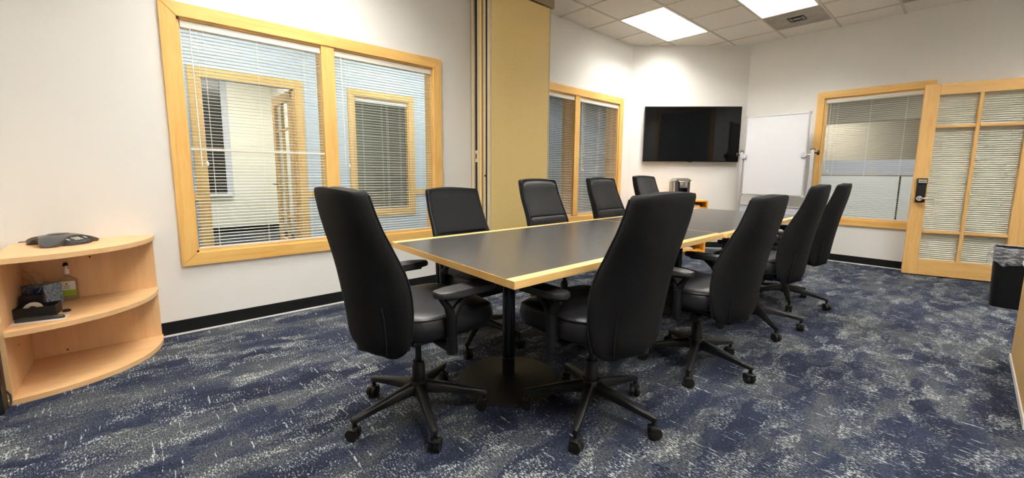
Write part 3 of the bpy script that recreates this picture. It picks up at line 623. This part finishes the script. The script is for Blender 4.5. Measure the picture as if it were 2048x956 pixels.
table(2.913, 2.865, 4.90, 4.84, -2.178, -2.19, -1.060, -1.075, 'far half of the long dark topped conference table nearest the television', [(-1.62, 3.35), (-1.62, 4.35)])

# ------------------------------------------------------------------ task chairs
YF = [(.36, -.185), (.42, -.166), (.49, -.153), (.59, -.149), (.68, -.157), (.75, -.180), (.80, -.204), (.85, -.227), (.90, -.252), (.96, -.274), (1.0, -.286), (1.05, -.300)]
YS = [(.36, -.205), (.42, -.207), (.55, -.217), (.66, -.240), (.73, -.260), (.79, -.281), (.84, -.300), (.88, -.316), (.945, -.335), (1.05, -.356)]
YC = [(.36, -.262), (.40, -.280), (.45, -.290), (.54, -.300), (.65, -.316), (.73, -.329), (.79, -.341), (.85, -.354), (.90, -.365), (.96, -.378), (1.05, -.390)]
HW = [(.36, .205), (.42, .225), (.5, .238), (.62, .237), (.72, .230), (.80, .220), (.9, .217), (1.05, .206)]
CW = [(.36, .165), (.45, .180), (.6, .186), (.8, .190), (1.05, .197)]           # half width at the rear crease
def back_ring(z, shrink=0., up_=0.):
    f, s, c, w_ = interp(YF, z), interp(YS, z), interp(YC, z), interp(HW, z)-shrink
    f -= shrink*.25; c += shrink*.5; s = min(s, f-.004); pts = []
    for k in range(13):                                     # front, left to right, slightly hollow
        u_ = -1+2*k/12; y = f-.020*(1-u_*u_)+(.004 if abs(u_) > .99 else 0); pts.append((w_*u_*.985, y))
    wc = interp(CW, z)-shrink; wc = min(wc, w_-.003)
    for v_ in (.1, .35, .65, .9): pts.append((w_+(wc-w_)*v_**1.4+.008*math.sin(v_*PI), f+(s-f)*v_))
    for k in range(17):                                     # rear, right to left, gently bulging
        u_ = 1-2*k/16; y = s+(c-s)*max(0., 1-abs(u_)**2.6)**.8; pts.append((wc*u_, y))
    for v_ in (.9, .65, .35, .1): pts.append((-w_-(wc-w_)*v_**1.4-.008*math.sin(v_*PI), f+(s-f)*v_))
    return [(x, y, z+up_*(1-(x/max(w_, .01))**2)) for x, y in pts]
def make_chair():
    t = empty('office_chair'); UP = 'black'
    rings = [back_ring(.366, .085), back_ring(.370, .060), back_ring(.380, .035), back_ring(.395, .016), back_ring(.412, .006)]
    rings += [back_ring(z) for z in (.44, .48, .53, .58, .63, .68, .72, .76, .80, .84, .862, .88, .91, .94, .97, 1.0, 1.02)]
    rings += [back_ring(1.034, .001, .003), back_ring(1.044, .005, .006), back_ring(1.049, .012, .009), back_ring(1.050, .03, .011)]
    obj('backrest', loft(bmesh.new(), rings), 'fabric', t, smooth=50)
    # front leather facing, proud of the shell, crossed by a seam
    def fr(z, k): 
        f, w_ = interp(YF, z), interp(HW, z)-.004; return f, w_
    bm = bmesh.new(); rows = []
    zs = [.44, .5, .56, .62, .68, .72, .736, .746, .752, .758, .77, .82, .87, .93, .98, 1.015, 1.034, 1.042]
    for z in zs:
        f, w_ = fr(z, 0); dip = .0075 if abs(z-.752) < .003 else (.002 if abs(z-.752) < .012 else 0.); e2 = 0 if z < 1.02 else (z-1.02)*.5
        rows.append([bm.verts.new((w_*u_, f-.018*(1-u_*u_)+.008*(1-abs(u_)**6)-dip-e2, z)) for u_ in [-1+2*k/12 for k in range(13)]])
    for a_, b_ in zip(rows, rows[1:]):
        for k in range(12): bm.faces.new((a_[k], a_[k+1], b_[k+1], b_[k]))
    bmesh.ops.solidify(bm, geom=bm.faces[:], thickness=.004)
    cushion = obj('back_cushion', bm, 'leather', t, smooth=60)
    for sg in (-1, 1):
        bm = bmesh.new(); tube(bm, [(sg*(interp(HW, z)-.001), interp(YF, z)+.002, z) for z in [.42+.04*k for k in range(16)]+[1.035]], .0035, 6); obj('piping', bm, 'leather', cushion, smooth=60)
        bm = bmesh.new(); pts = []
        for z in (.40, .45, .5, .55, .60):
            u_ = .93; w_ = interp(CW, z); s, c = interp(YS, z), interp(YC, z); pts.append((sg*w_*u_, s+(c-s)*max(0., 1-u_**2.6)**.8-.001, z))
        tube(bm, pts, .0025, 6); obj('seam', bm, 'leather', cushion, smooth=60)
    # seat
    rings = []
    def seat_ring(z, g):
        pts = []; a_, b_ = .252+g, .235+g
        for k in range(40):
            th = 2*PI*k/40; c_, s_ = math.cos(th), math.sin(th); n_ = 4.2
            r_ = 1/((abs(c_)**n_+abs(s_)**n_)**(1/n_)); y = .065+b_*r_*s_; x = a_*r_*c_*(1-.05*(s_ > 0)*s_)
            zz = z-(.022*max(0, (y-.18)/.12)**2 if z > .47 else 0)
            pts.append((x, y, zz))
        return pts
    rings = [seat_ring(.432, -.03), seat_ring(.438, -.008), seat_ring(.455, .004), seat_ring(.485, .008), seat_ring(.515, .004), seat_ring(.533, -.006), seat_ring(.543, -.022), seat_ring(.548, -.06), seat_ring(.543, -.13)]
    obj('seat', loft(bmesh.new(), rings), 'leather', t, smooth=60)
    bm = bmesh.new(); tube(bm, [(x, y, z+.001) for x, y, z in seat_ring(.529, .0005)]+[seat_ring(.529, .0005)[0]], .003, 6, cap=False); obj('seat_piping', bm, 'leather', t, smooth=60)
    obj('seat_pan', box(-.20, .20, -.13, .25, .415, .434, .006), 'black', t)
    obj('mechanism', box(-.085, .085, -.12, .12, .365, .4148, .012), 'black', t, smooth=40)
    bm = bmesh.new(); tube(bm, [(0, -.10, .39), (0, -.20, .375), (0, -.255, .40), (0, -.262, .47)], [.03, .03, .028, .02], 10, flat=1.5); obj('back_support', bm, 'black', t, smooth=50)
    for sg, yy in ((1, .05), (-1, .02)):
        bm = bmesh.new(); tube(bm, [(sg*.08, yy, .385), (sg*.20, yy, .372), (sg*.235, yy, .365)], [.006, .006, .012], 8, flat=1.0); obj('lever', bm, 'black', t, smooth=50)
    bm = bmesh.new(); cyl(bm, (-.13, -.06, .385), (-.20, -.06, .385), .022, 14); obj('tension_knob', bm, 'black', t, smooth=50)
    # arms
    for sg in (-1, 1):
        ar = empty('armrest'); ar.parent = t
        bm = bmesh.new(); X = .282*sg
        poly = []; n_ = 24
        for k in range(n_):
            th = 2*PI*k/n_; c_, s_ = math.cos(th), math.sin(th); r_ = 1/((abs(c_)**4+abs(s_)**4)**.25); poly.append((X+.046*r_*c_, .068+.145*r_*s_))
        prism(bm, poly, .628, .655, .009); obj('arm_pad', bm, 'black_pad', ar, smooth=45)
        bm = bmesh.new()
        obj('arm_plate', box(X-.03, X+.03, -.04, .17, .617, .6285, .003), 'black', ar)
        tube(bm, [(X, .0, .39), (X, .0, .48), (X, .0, .55)], [.026, .026, .029], 12, flat=.8)
        tube(bm, [(X, .004, .545), (X, .035, .585), (X, .085, .622)], [.024, .017, .014], 10, flat=.9); tube(bm, [(X, -.002, .545), (X, -.02, .585), (X, -.048, .622)], [.024, .017, .014], 10, flat=.9)
        lathe(bm, [(.012, -.012), (.026, -.004), (.027, 0)], X, 0, 12, .39)
        tube(bm, [(X, 0, .408), (sg*.2, .0, .405), (sg*.1, 0, .41)], [.018, .016, .016], 8, flat=1.6); obj('arm_upright', bm, 'black', ar, smooth=50)
    # pedestal
    bm = bmesh.new(); lathe(bm, [(.03, 0), (.03, .12), (.026, .125), (.026, .14)], 0, 0, 20, .12); lathe(bm, [(.014, 0), (.014, .12)], 0, 0, 16, .25); obj('gas_cylinder', bm, 'black', t, smooth=40)
    bm = bmesh.new(); lathe(bm, [(.036, -.03), (.045, -.02), (.046, .03), (.038, .045)], 0, 0, 20, .125)
    for k in range(5):
        th = 2*PI*k/5; c_, s_ = math.cos(th), math.sin(th); R = []
        for r_, w_, zc, h_ in ((.03, .026, .138, .026), (.12, .021, .125, .020), (.24, .016, .103, .014), (.305, .014, .090, .012), (.318, .010, .088, .009)):
            R.append([(r_*c_-a_*s_, r_*s_+a_*c_, z_) for a_, z_ in ((-w_, zc-h_), (w_, zc-h_), (w_*.95, zc+h_*.5), (w_*.45, zc+h_), (-w_*.45, zc+h_), (-w_*.95, zc+h_*.5))])
        loft(bm, R); cyl(bm, (.305*c_, .305*s_, .05), (.305*c_, .305*s_, .088), .009, 10)
    star = obj('star_base', bm, 'black', t, smooth=45)
    cas = obj('caster', None or caster_bm(), 'black', t, smooth=50)
    wh = obj('wheel', wheel_bm(.013), 'rubber', cas, smooth=50); wh2 = obj('wheel', wheel_bm(-.013), 'rubber', cas, smooth=50)
    return t
def caster_bm():
    bm = bmesh.new(); bx(bm, -.006, .006, -.022, .022, .022, .052, .002); lathe(bm, [(.012, 0), (.014, .006), (.010, .012)], 0, 0, 12, .046); bx(bm, -.024, .024, -.018, .026, .040, .052, .005); return bm
def wheel_bm(x):
    bm = bmesh.new(); lathe(bm, [(.018, -.0105), (.026, -.009), (.0275, -.004), (.0275, .004), (.026, .009), (.018, .0105)], 0, 0, 20); xf(bm, Matrix.Translation((x, .008, .0275)) @ Matrix.Rotation(PI/2, 4, 'Y')); return bm
proto = make_chair(); parts = list(proto.children)
FIXED = ('star_base', 'caster')
def copy_tree(o, parent):
    c = o.copy(); COL.objects.link(c); c.parent = parent
    for ch in list(o.children): copy_tree(ch, c)
    return c
def place_chair(x, y, face, star_deg, dz, label, first=False):
    root = proto if first else proto.copy()
    if not first: COL.objects.link(root)
    root.location = (x, y, 0); root.rotation_euler.z = face; root['label'] = label; root['category'] = 'chair'; root['group'] = 'office chairs round the conference table'
    sa = math.radians(star_deg)-face; cast = None
    for p_ in parts:
        n_ = p_.name.split('.')[0]
        q = p_ if first else copy_tree(p_, root)
        if n_ == 'star_base': q.rotation_euler.z = sa
        elif n_ == 'caster':
            cast = q; q.location = (.305*math.cos(sa), .305*math.sin(sa), 0); q.rotation_euler.z = random.uniform(0, 6.28)
        elif n_ != 'gas_cylinder': q.location.z = dz
        else: q.location.z = dz*.0
    for k in range(1, 5):
        c = copy_tree(cast, root); th = sa+2*PI*k/5; c.location = (.305*math.cos(th), .305*math.sin(th), 0); c.rotation_euler.z = random.uniform(0, 6.28)
    return root
CH = [(-1.65, .905, 0.0, -90, .005, 'black office chair at the near end of the conference table, left of its corner'),
      (-1.12, 1.515, PI/2, -64, -.003, 'black office chair nearest the camera on the right side of the table'),
      (-1.016, 2.388, PI/2+.03, -72, -.033, 'second black office chair from the camera on the right side of the table'),
      (-1.02, 3.38, PI/2+.12, -46, .008, 'third black office chair from the camera on the right side of the table'),
      (-1.04, 4.23, PI/2+.15, 3, .008, 'farthest black office chair on the right side, nearest the glass door'),
      (-2.17, 1.66, -PI/2, 20, -.038, 'nearest black office chair on the window side, in front of the big blind window'),
      (-2.17, 2.53, -PI/2+.02, 50, .022, 'black office chair in front of the tan folding partition'),
      (-2.17, 3.42, -PI/2+.02, 10, .034, 'black office chair in front of the far left window'),
      (-2.17, 4.23, -PI/2+.04, 33, .055, 'farthest black office chair on the window side, left of the coffee maker')]
order = list(enumerate(CH))
for i, c in order[1:]: place_chair(*c)
place_chair(*CH[0], first=True)

# ------------------------------------------------------------------ quarter round bookcase in the left corner
t = thing('corner_bookcase', 'pale maple quarter round bookcase with two shelves against the left wall', 'bookcase', (XL+.006, YB+.022, 0))
def quarter(r_, z0, z1, x0=.0, y0=.0, n_=2.25):
    P = [(x0, y0)]
    for k in range(25):
        th = PI/2*k/24; P.append((max(x0, r_*math.cos(th)**(2/n_) if math.cos(th) > 1e-6 else x0), max(y0, r_*math.sin(th)**(2/n_) if math.sin(th) > 1e-6 else y0)))
    Q = []
    for p in P:
        if not Q or (abs(p[0]-Q[-1][0])+abs(p[1]-Q[-1][1])) > 1e-4: Q.append(p)
    return prism(bmesh.new(), Q, z0, z1, .0015)
obj('top', quarter(.602, .684, .710), 'lam', t); obj('bottom', quarter(.600, .0, .026), 'lam', t); obj('shelf', quarter(.598, .335, .360, .0205, .0265), 'lam', t)
obj('side_panel', box(0.0205, .588, 0, .026, .0265, .6835, .001), 'lam_z', t); obj('back_panel', box(0, .020, 0, .594, .0265, .6835, .001), 'lam_z', t)
for (y, z, r_) in ((.04, .615, .011), (.045, .27, .011)):
    bm = bmesh.new(); cyl(bm, (.0205, y+.03, z), (.028, y+.03, z), r_, 14); obj('cam_lock', bm, 'black', t)
for (y, z) in ((.30, .60), (.33, .27), (.16, .05)):
    bm = bmesh.new(); cyl(bm, (.0205, y, z), (.0215, y, z), .005, 10); obj('peg_hole', bm, 'black', t)
for (x, z) in ((.12, .56), (.14, .22), (.34, .22)):
    bm = bmesh.new(); cyl(bm, (x, .0265, z), (x, .0275, z), .004, 10); obj('peg_hole', bm, 'black', t)
BX, BY = XL+.006, YB+.022
# conference phone on top: three lobed shell
def phone():
    t = thing('conference_phone', 'graphite three legged conference phone on top of the corner bookcase', 'phone', (-3.415, -.345, .7105), math.radians(0))
    t.scale = (.86, .86, .95)
    n_ = 60; R = []
    ang0 = math.radians(-10)
    def rr(th): return .118+.072*max(0, math.cos(3*(th-ang0))) if math.cos(3*(th-ang0)) > 0 else .118+.026*math.cos(3*(th-ang0))
    for fz in (1.0, .99, .93, .82, .68, .5, .3, .1):
        ring = []
        for k in range(n_):
            th = 2*PI*k/n_; lobe = max(0, math.cos(3*(th-ang0))); r_ = rr(th)*fz
            z = .062*(1-(r_/.20)**2.0)*(1) ; z = .060-.052*(r_/.19)**2.2*(.75+.25*lobe); z = max(z, .006)
            ring.append((r_*math.cos(th), r_*math.sin(th), z))
        R.append(ring)
    under = []
    for k in range(n_):
        th = 2*PI*k/n_; lobe = max(0, math.cos(3*(th-ang0))); r_ = rr(th)*.985; z0_ = R[0][k][2]; under.append((r_*math.cos(th), r_*math.sin(th), max(0.0, (z0_-.012)*(1-lobe**.5)) if lobe > .3 else max(.004, z0_-.016)))
    inner = [(x*.75, y*.75, .012) for x, y, z in under]
    loft(bm := bmesh.new(), [inner, under]+R); obj('shell', bm, 'phone', t, smooth=40)
    # control face on the lobe turned to the room
    fa = ang0+math.radians(60)
    pad = empty('control_face'); pad.parent = t; pad.rotation_euler = (0, 0, fa); 
    bm = bmesh.new(); P = []
    for k in range(28):
        th = 2*PI*k/28; P.append((.098+.058*math.cos(th), .085*math.sin(th)))
    a_ = [bm.verts.new((x, y, .056-(x-.04)*.36-.002)) for x, y in P]; b_ = [bm.verts.new((x*1.03, y*1.04, .002)) for x, y in P]; bm.faces.new(a_); bm.faces.new(b_[::-1])
    for k in range(28): bm.faces.new((a_[k], b_[k], b_[(k+1) % 28], a_[(k+1) % 28]))
    obj('face_plate', bm, 'phone_dark', pad)
    mt = Matrix.Translation((.098, 0, .034)) @ Matrix.Rotation(math.radians(19.8), 4, 'Y')
    bm = box(-.040, -.012, -.034, .034, .0015, .0035, .001); xf(bm, mt); obj('display_surround', bm, 'silver_key', pad)
    bm = box(-.036, -.017, -.026, .026, .0036, .0042); xf(bm, mt); obj('display', bm, 'lcd', pad)
    bm = bmesh.new()
    for r_ in range(4):
        for c_ in range(3): bx(bm, -.006+r_*.0105, .001+r_*.0105, -.024+c_*.018, -.012+c_*.018, .0015, .0045)
    for r_ in range(3):
        for yy in (-.062, .050): bx(bm, -.012+r_*.013, -.004+r_*.013, yy, yy+.012, .0015, .0045)
    xf(bm, mt); obj('keys', bm, 'silver_key', pad); pad.children[-1]
    bm = bmesh.new(); lathe(bm, [(.055, 0), (.05, .004), (.001, .006)], 0, 0, 30, .056); obj('speaker_cap', bm, 'phone_dark', t, smooth=50)
    bm = bmesh.new(); tube(bm, [(-.12, -.11, .012), (-.155, -.13, .014), (-.175, -.16, .008), (-.185, -.20, .005)], .003, 6); obj('cable', bm, 'black', t, smooth=50)
    return t
phone()
SZ = .3605
# tissue box
t = thing('tissue_box', 'blue grey patterned tissue box with a tissue sticking out on the bookcase middle shelf', 'tissue box', (-3.450, -.438, SZ), math.radians(-36))
obj('carton', box(-.052, .052, -.056, .056, 0, .128, .002), 'tissue_box', t)
bm = bmesh.new(); prism(bm, [(.028*math.cos(2*PI*k/20), .02*math.sin(2*PI*k/20)) for k in range(20)], 0, .001); xf(bm, Matrix.Translation((.0525, .028, .098)) @ Matrix.Rotation(PI/2, 4, 'Z') @ Matrix.Rotation(PI/2, 4, 'X')); obj('printed_label', bm, 'navy', t)
bm = bmesh.new(); rows = []
for r_ in range(6):
    z = .125+.013*r_; wd = .03+.006*r_; rows.append([bm.verts.new((.012*math.sin(k*1.7+r_*.5)-.006*r_, -.02-.012*r_+wd*(k/6-.5)*1.6, z+.006*math.sin(k*2.1))) for k in range(7)])
for a_, b_ in zip(rows, rows[1:]):
    for k in range(6): bm.faces.new((a_[k], a_[k+1], b_[k+1], b_[k]))
bmesh.ops.solidify(bm, geom=bm.faces[:], thickness=.001); obj('tissue', bm, 'tissue', t, smooth=60)
# sanitiser bottle
t = thing('sanitizer_bottle', 'clear pump bottle with a white and lime green label on the bookcase middle shelf', 'bottle', (-3.525, -.345, SZ), math.radians(-10)); t.scale = (1, 1, 1.13)
def rrect(a_, b_, n_=24, e=4.): return [((a_*math.copysign(abs(math.cos(2*PI*k/n_))**(2/e), math.cos(2*PI*k/n_))), (b_*math.copysign(abs(math.sin(2*PI*k/n_))**(2/e), math.sin(2*PI*k/n_)))) for k in range(n_)]
def rl(prof, e=4.): return [[(x, y, z) for x, y in rrect(a_, b_, e=e)] for a_, b_, z in prof]
obj('bottle_body', loft(bmesh.new(), rl([(.018, .036, 0), (.021, .040, .004), (.021, .040, .10), (.018, .036, .112), (.010, .014, .124), (.0095, .0095, .128), (.0095, .0095, .138)])), 'bottle', t, smooth=50)
obj('label_white', box(.0208, .0216, -.036, .036, .056, .102), 'white', t); obj('label_green', box(.0208, .0216, -.036, .036, .026, .0558), 'green', t)
bm = bmesh.new(); prism(bm, [(.0045*math.cos(2*PI*k/12), .004*math.sin(2*PI*k/12)) for k in range(12)], 0, .0006); xf(bm, Matrix.Translation((.0217, 0, .088)) @ Matrix.Rotation(PI/2, 4, 'Y')); obj('emblem', bm, 'red', t)
bm = bmesh.new()
for z, w_ in ((.078, .013), (.072, .011), (.066, .012)): bx(bm, .0217, .0220, -w_, w_, z-.0008, z+.0008)
obj('printed_lines', bm, 'phone', t)
bm = bmesh.new(); lathe(bm, [(.0125, 0), (.0125, .022), (.008, .026), (.005, .03), (.005, .045)], 0, 0, 18, .138); obj('collar', bm, 'white', t, smooth=40)
bm = bmesh.new(); lathe(bm, [(.010, 0), (.011, .006), (.008, .016)], 0, 0, 14, .182); tube(bm, [(0, 0, .192), (.02, 0, .193), (.033, 0, .187)], [.006, .005, .004], 8); obj('pump_head', bm, 'black', t, smooth=50)
# desk items
t = thing('black_pouch', 'small black upright pouch behind the desk tray on the bookcase shelf', 'pouch', (-3.350, -.462, SZ), math.radians(-8)); obj('pouch_body', box(-.022, .022, -.045, .045, 0, .095, .010), 'leather', t, smooth=40); obj('flap', box(.0222, .025, -.043, .043, .05, .093, .001), 'leather', t)
bm = bmesh.new(); cyl(bm, (0, .02, .10), (-.02, .045, .15), .0035, 8); obj('pen_tip', bm, 'phone', t)
t = thing('desk_tray', 'black open desk tray in front of the tissue box on the middle shelf', 'tray', (-3.245, -.435, SZ), math.radians(-8))
bm = bmesh.new(); bx(bm, -.05, .05, -.075, .075, 0, .004)
for q in ((-.05, -.046, -.075, .075), (.046, .05, -.075, .075), (-.046, .046, -.075, -.071), (-.046, .046, .071, .075)): bx(bm, *q, .0041, .055)
obj('tray_body', bm, 'black', t); obj('divider', box(-.0455, .0455, .02, .023, .0045, .045), 'black', t)
t = thing('tape_roll', 'white roll of tape standing in the black desk tray', 'tape', (-3.232, -.450, SZ+.0045), math.radians(-8))
bm = bmesh.new(); n_ = 32
for k in range(n_):
    a_, b_ = 2*PI*k/n_, 2*PI*(k+1)/n_
    V = [bm.verts.new((x, r_*math.cos(q), .035+r_*math.sin(q))) for q in (a_, b_) for r_ in (.018, .035) for x in (-.009, .009)]
    for f_ in ((2, 3, 7, 6), (0, 1, 5, 4), (0, 2, 6, 4), (1, 3, 7, 5)): bm.faces.new([V[z] for z in f_])
bmesh.ops.remove_doubles(bm, verts=bm.verts, dist=1e-5); obj('tape_ring', bm, 'tape', t, smooth=40)
t = thing('paper_sheet', 'white printed sheet with a red edge lying on the bookcase middle shelf', 'paper', (-3.130, -.425, SZ), math.radians(-8))
obj('sheet', box(-.045, .04, -.095, .105, 0, .0008), 'paper', t); obj('red_edge', box(-.040, .034, -.093, -.089, .0009, .0012), 'red', t)
bm = bmesh.new(); [bx(bm, -.01, .03-.003*(k % 3), -.082+k*.006, -.080+k*.006, .0009, .0011) for k in range(4)]; obj('printed_lines', bm, 'phone', t)
t = thing('stapler', 'long slim black stapler lying across the white sheet', 'stapler', (-3.128, -.42, SZ+.0015), math.radians(-12))
bm = bmesh.new(); loft(bm, [[(x*s_, y, z_) for x, z_ in ((-.013, 0), (.013, 0), (.013, h_*.7), (.007, h_), (-.007, h_), (-.013, h_*.7))] for y, s_, h_ in ((-.085, .7, .012), (-.06, 1, .020), (.03, .9, .018), (.085, .8, .016), (.092, .5, .008))]); obj('top_arm', bm, 'phone_dark', t, smooth=50)
t = thing('marker_cap', 'small round black cap beside the desk tray', 'cap', (-3.24, -.335, SZ), 0); bm = bmesh.new(); lathe(bm, [(.017, 0), (.018, .006), (.012, .012)], 0, 0, 16); obj('cap_body', bm, 'black', t, smooth=50)
# black case at the frame's left edge with a looped cable
t = thing('equipment_case', 'black equipment case half hidden behind the side panel of the corner bookcase', 'case', (-2.945, -.549, 0), 0)
obj('case_body', box(-.045, .045, -.015, .015, .0, .345, .006), 'black', t); obj('carry_handle', box(-.025, .025, -.004, .010, .345, .357, .003), 'black', t)
bm = bmesh.new(); tube(bm, [(-.02, .022, .005), (-.03, .026, .02), (-.03, .026, .06), (-.02, .017, .085)], .004, 8); obj('cable', bm, 'phone', t, smooth=60)

# ------------------------------------------------------------------ waste bin with liner
t = thing('waste_bin', 'tall black waste bin with a clear plastic liner by the glass door', 'bin', (.375, 5.62, 0), math.radians(0))
prof = [(.172, .125, 0), (.176, .129, .01), (.192, .145, .44), (.195, .148, .505), (.199, .152, .515), (.195, .148, .52), (.188, .141, .515), (.170, .123, .03)]
obj('bin_body', loft(bmesh.new(), rl(prof, 5.)), 'black_gloss' if 0 else 'black', t, smooth=40)
bm = bmesh.new(); rr_ = random.Random(5); L = []
for i, (g, z) in enumerate(((-.012, .30), (-.012, .48), (-.004, .522), (.006, .527), (.014, .515), (.020, .47), (.028, .42), (.032, .395))):
    ring = []
    for k in range(48):
        th = 2*PI*k/48; x = (.195+g)*math.copysign(abs(math.cos(th))**.4, math.cos(th)); y = (.148+g)*math.copysign(abs(math.sin(th))**.4, math.sin(th))
        w_ = 0 if i < 3 else 1; dz = w_*(.010*math.sin(5*th+1)+.008*math.sin(11*th)) * (i/7)*1.6; q = 1+w_*.012*math.sin(17*th+i)+w_*.02*rr_.random()
        ring.append((x*q, y*q, z+dz))
    L.append(ring)
loft(bm, L, caps=False); obj('bin_liner', bm, 'bag', t, smooth=80)

# ------------------------------------------------------------------ low cabinet cut by the right frame edge
t = thing('low_cabinet', 'tan low cabinet with white edging at the right edge in front of the waste bin', 'cabinet', (.262, 2.83, 0))
obj('body', box(0, .55, 0, 1.10, .035, .60, .002), 'tan_panel', t); obj('worktop', box(-.012, .57, -.012, 1.112, .6005, .625, .003), 'white', t)
obj('bottom_edge_band', box(-.006, .0, 0, 1.10, .012, .045, .001), 'white', t)
obj('plinth', box(.004, .54, .004, 1.09, .012, .034), 'tan_panel', t)
for yy in (.04, 1.04):
    bm = bmesh.new(); lathe(bm, [(.018, 0), (.02, .004), (.016, .0118)], .02, yy, 14); obj('foot', bm, 'black', t)
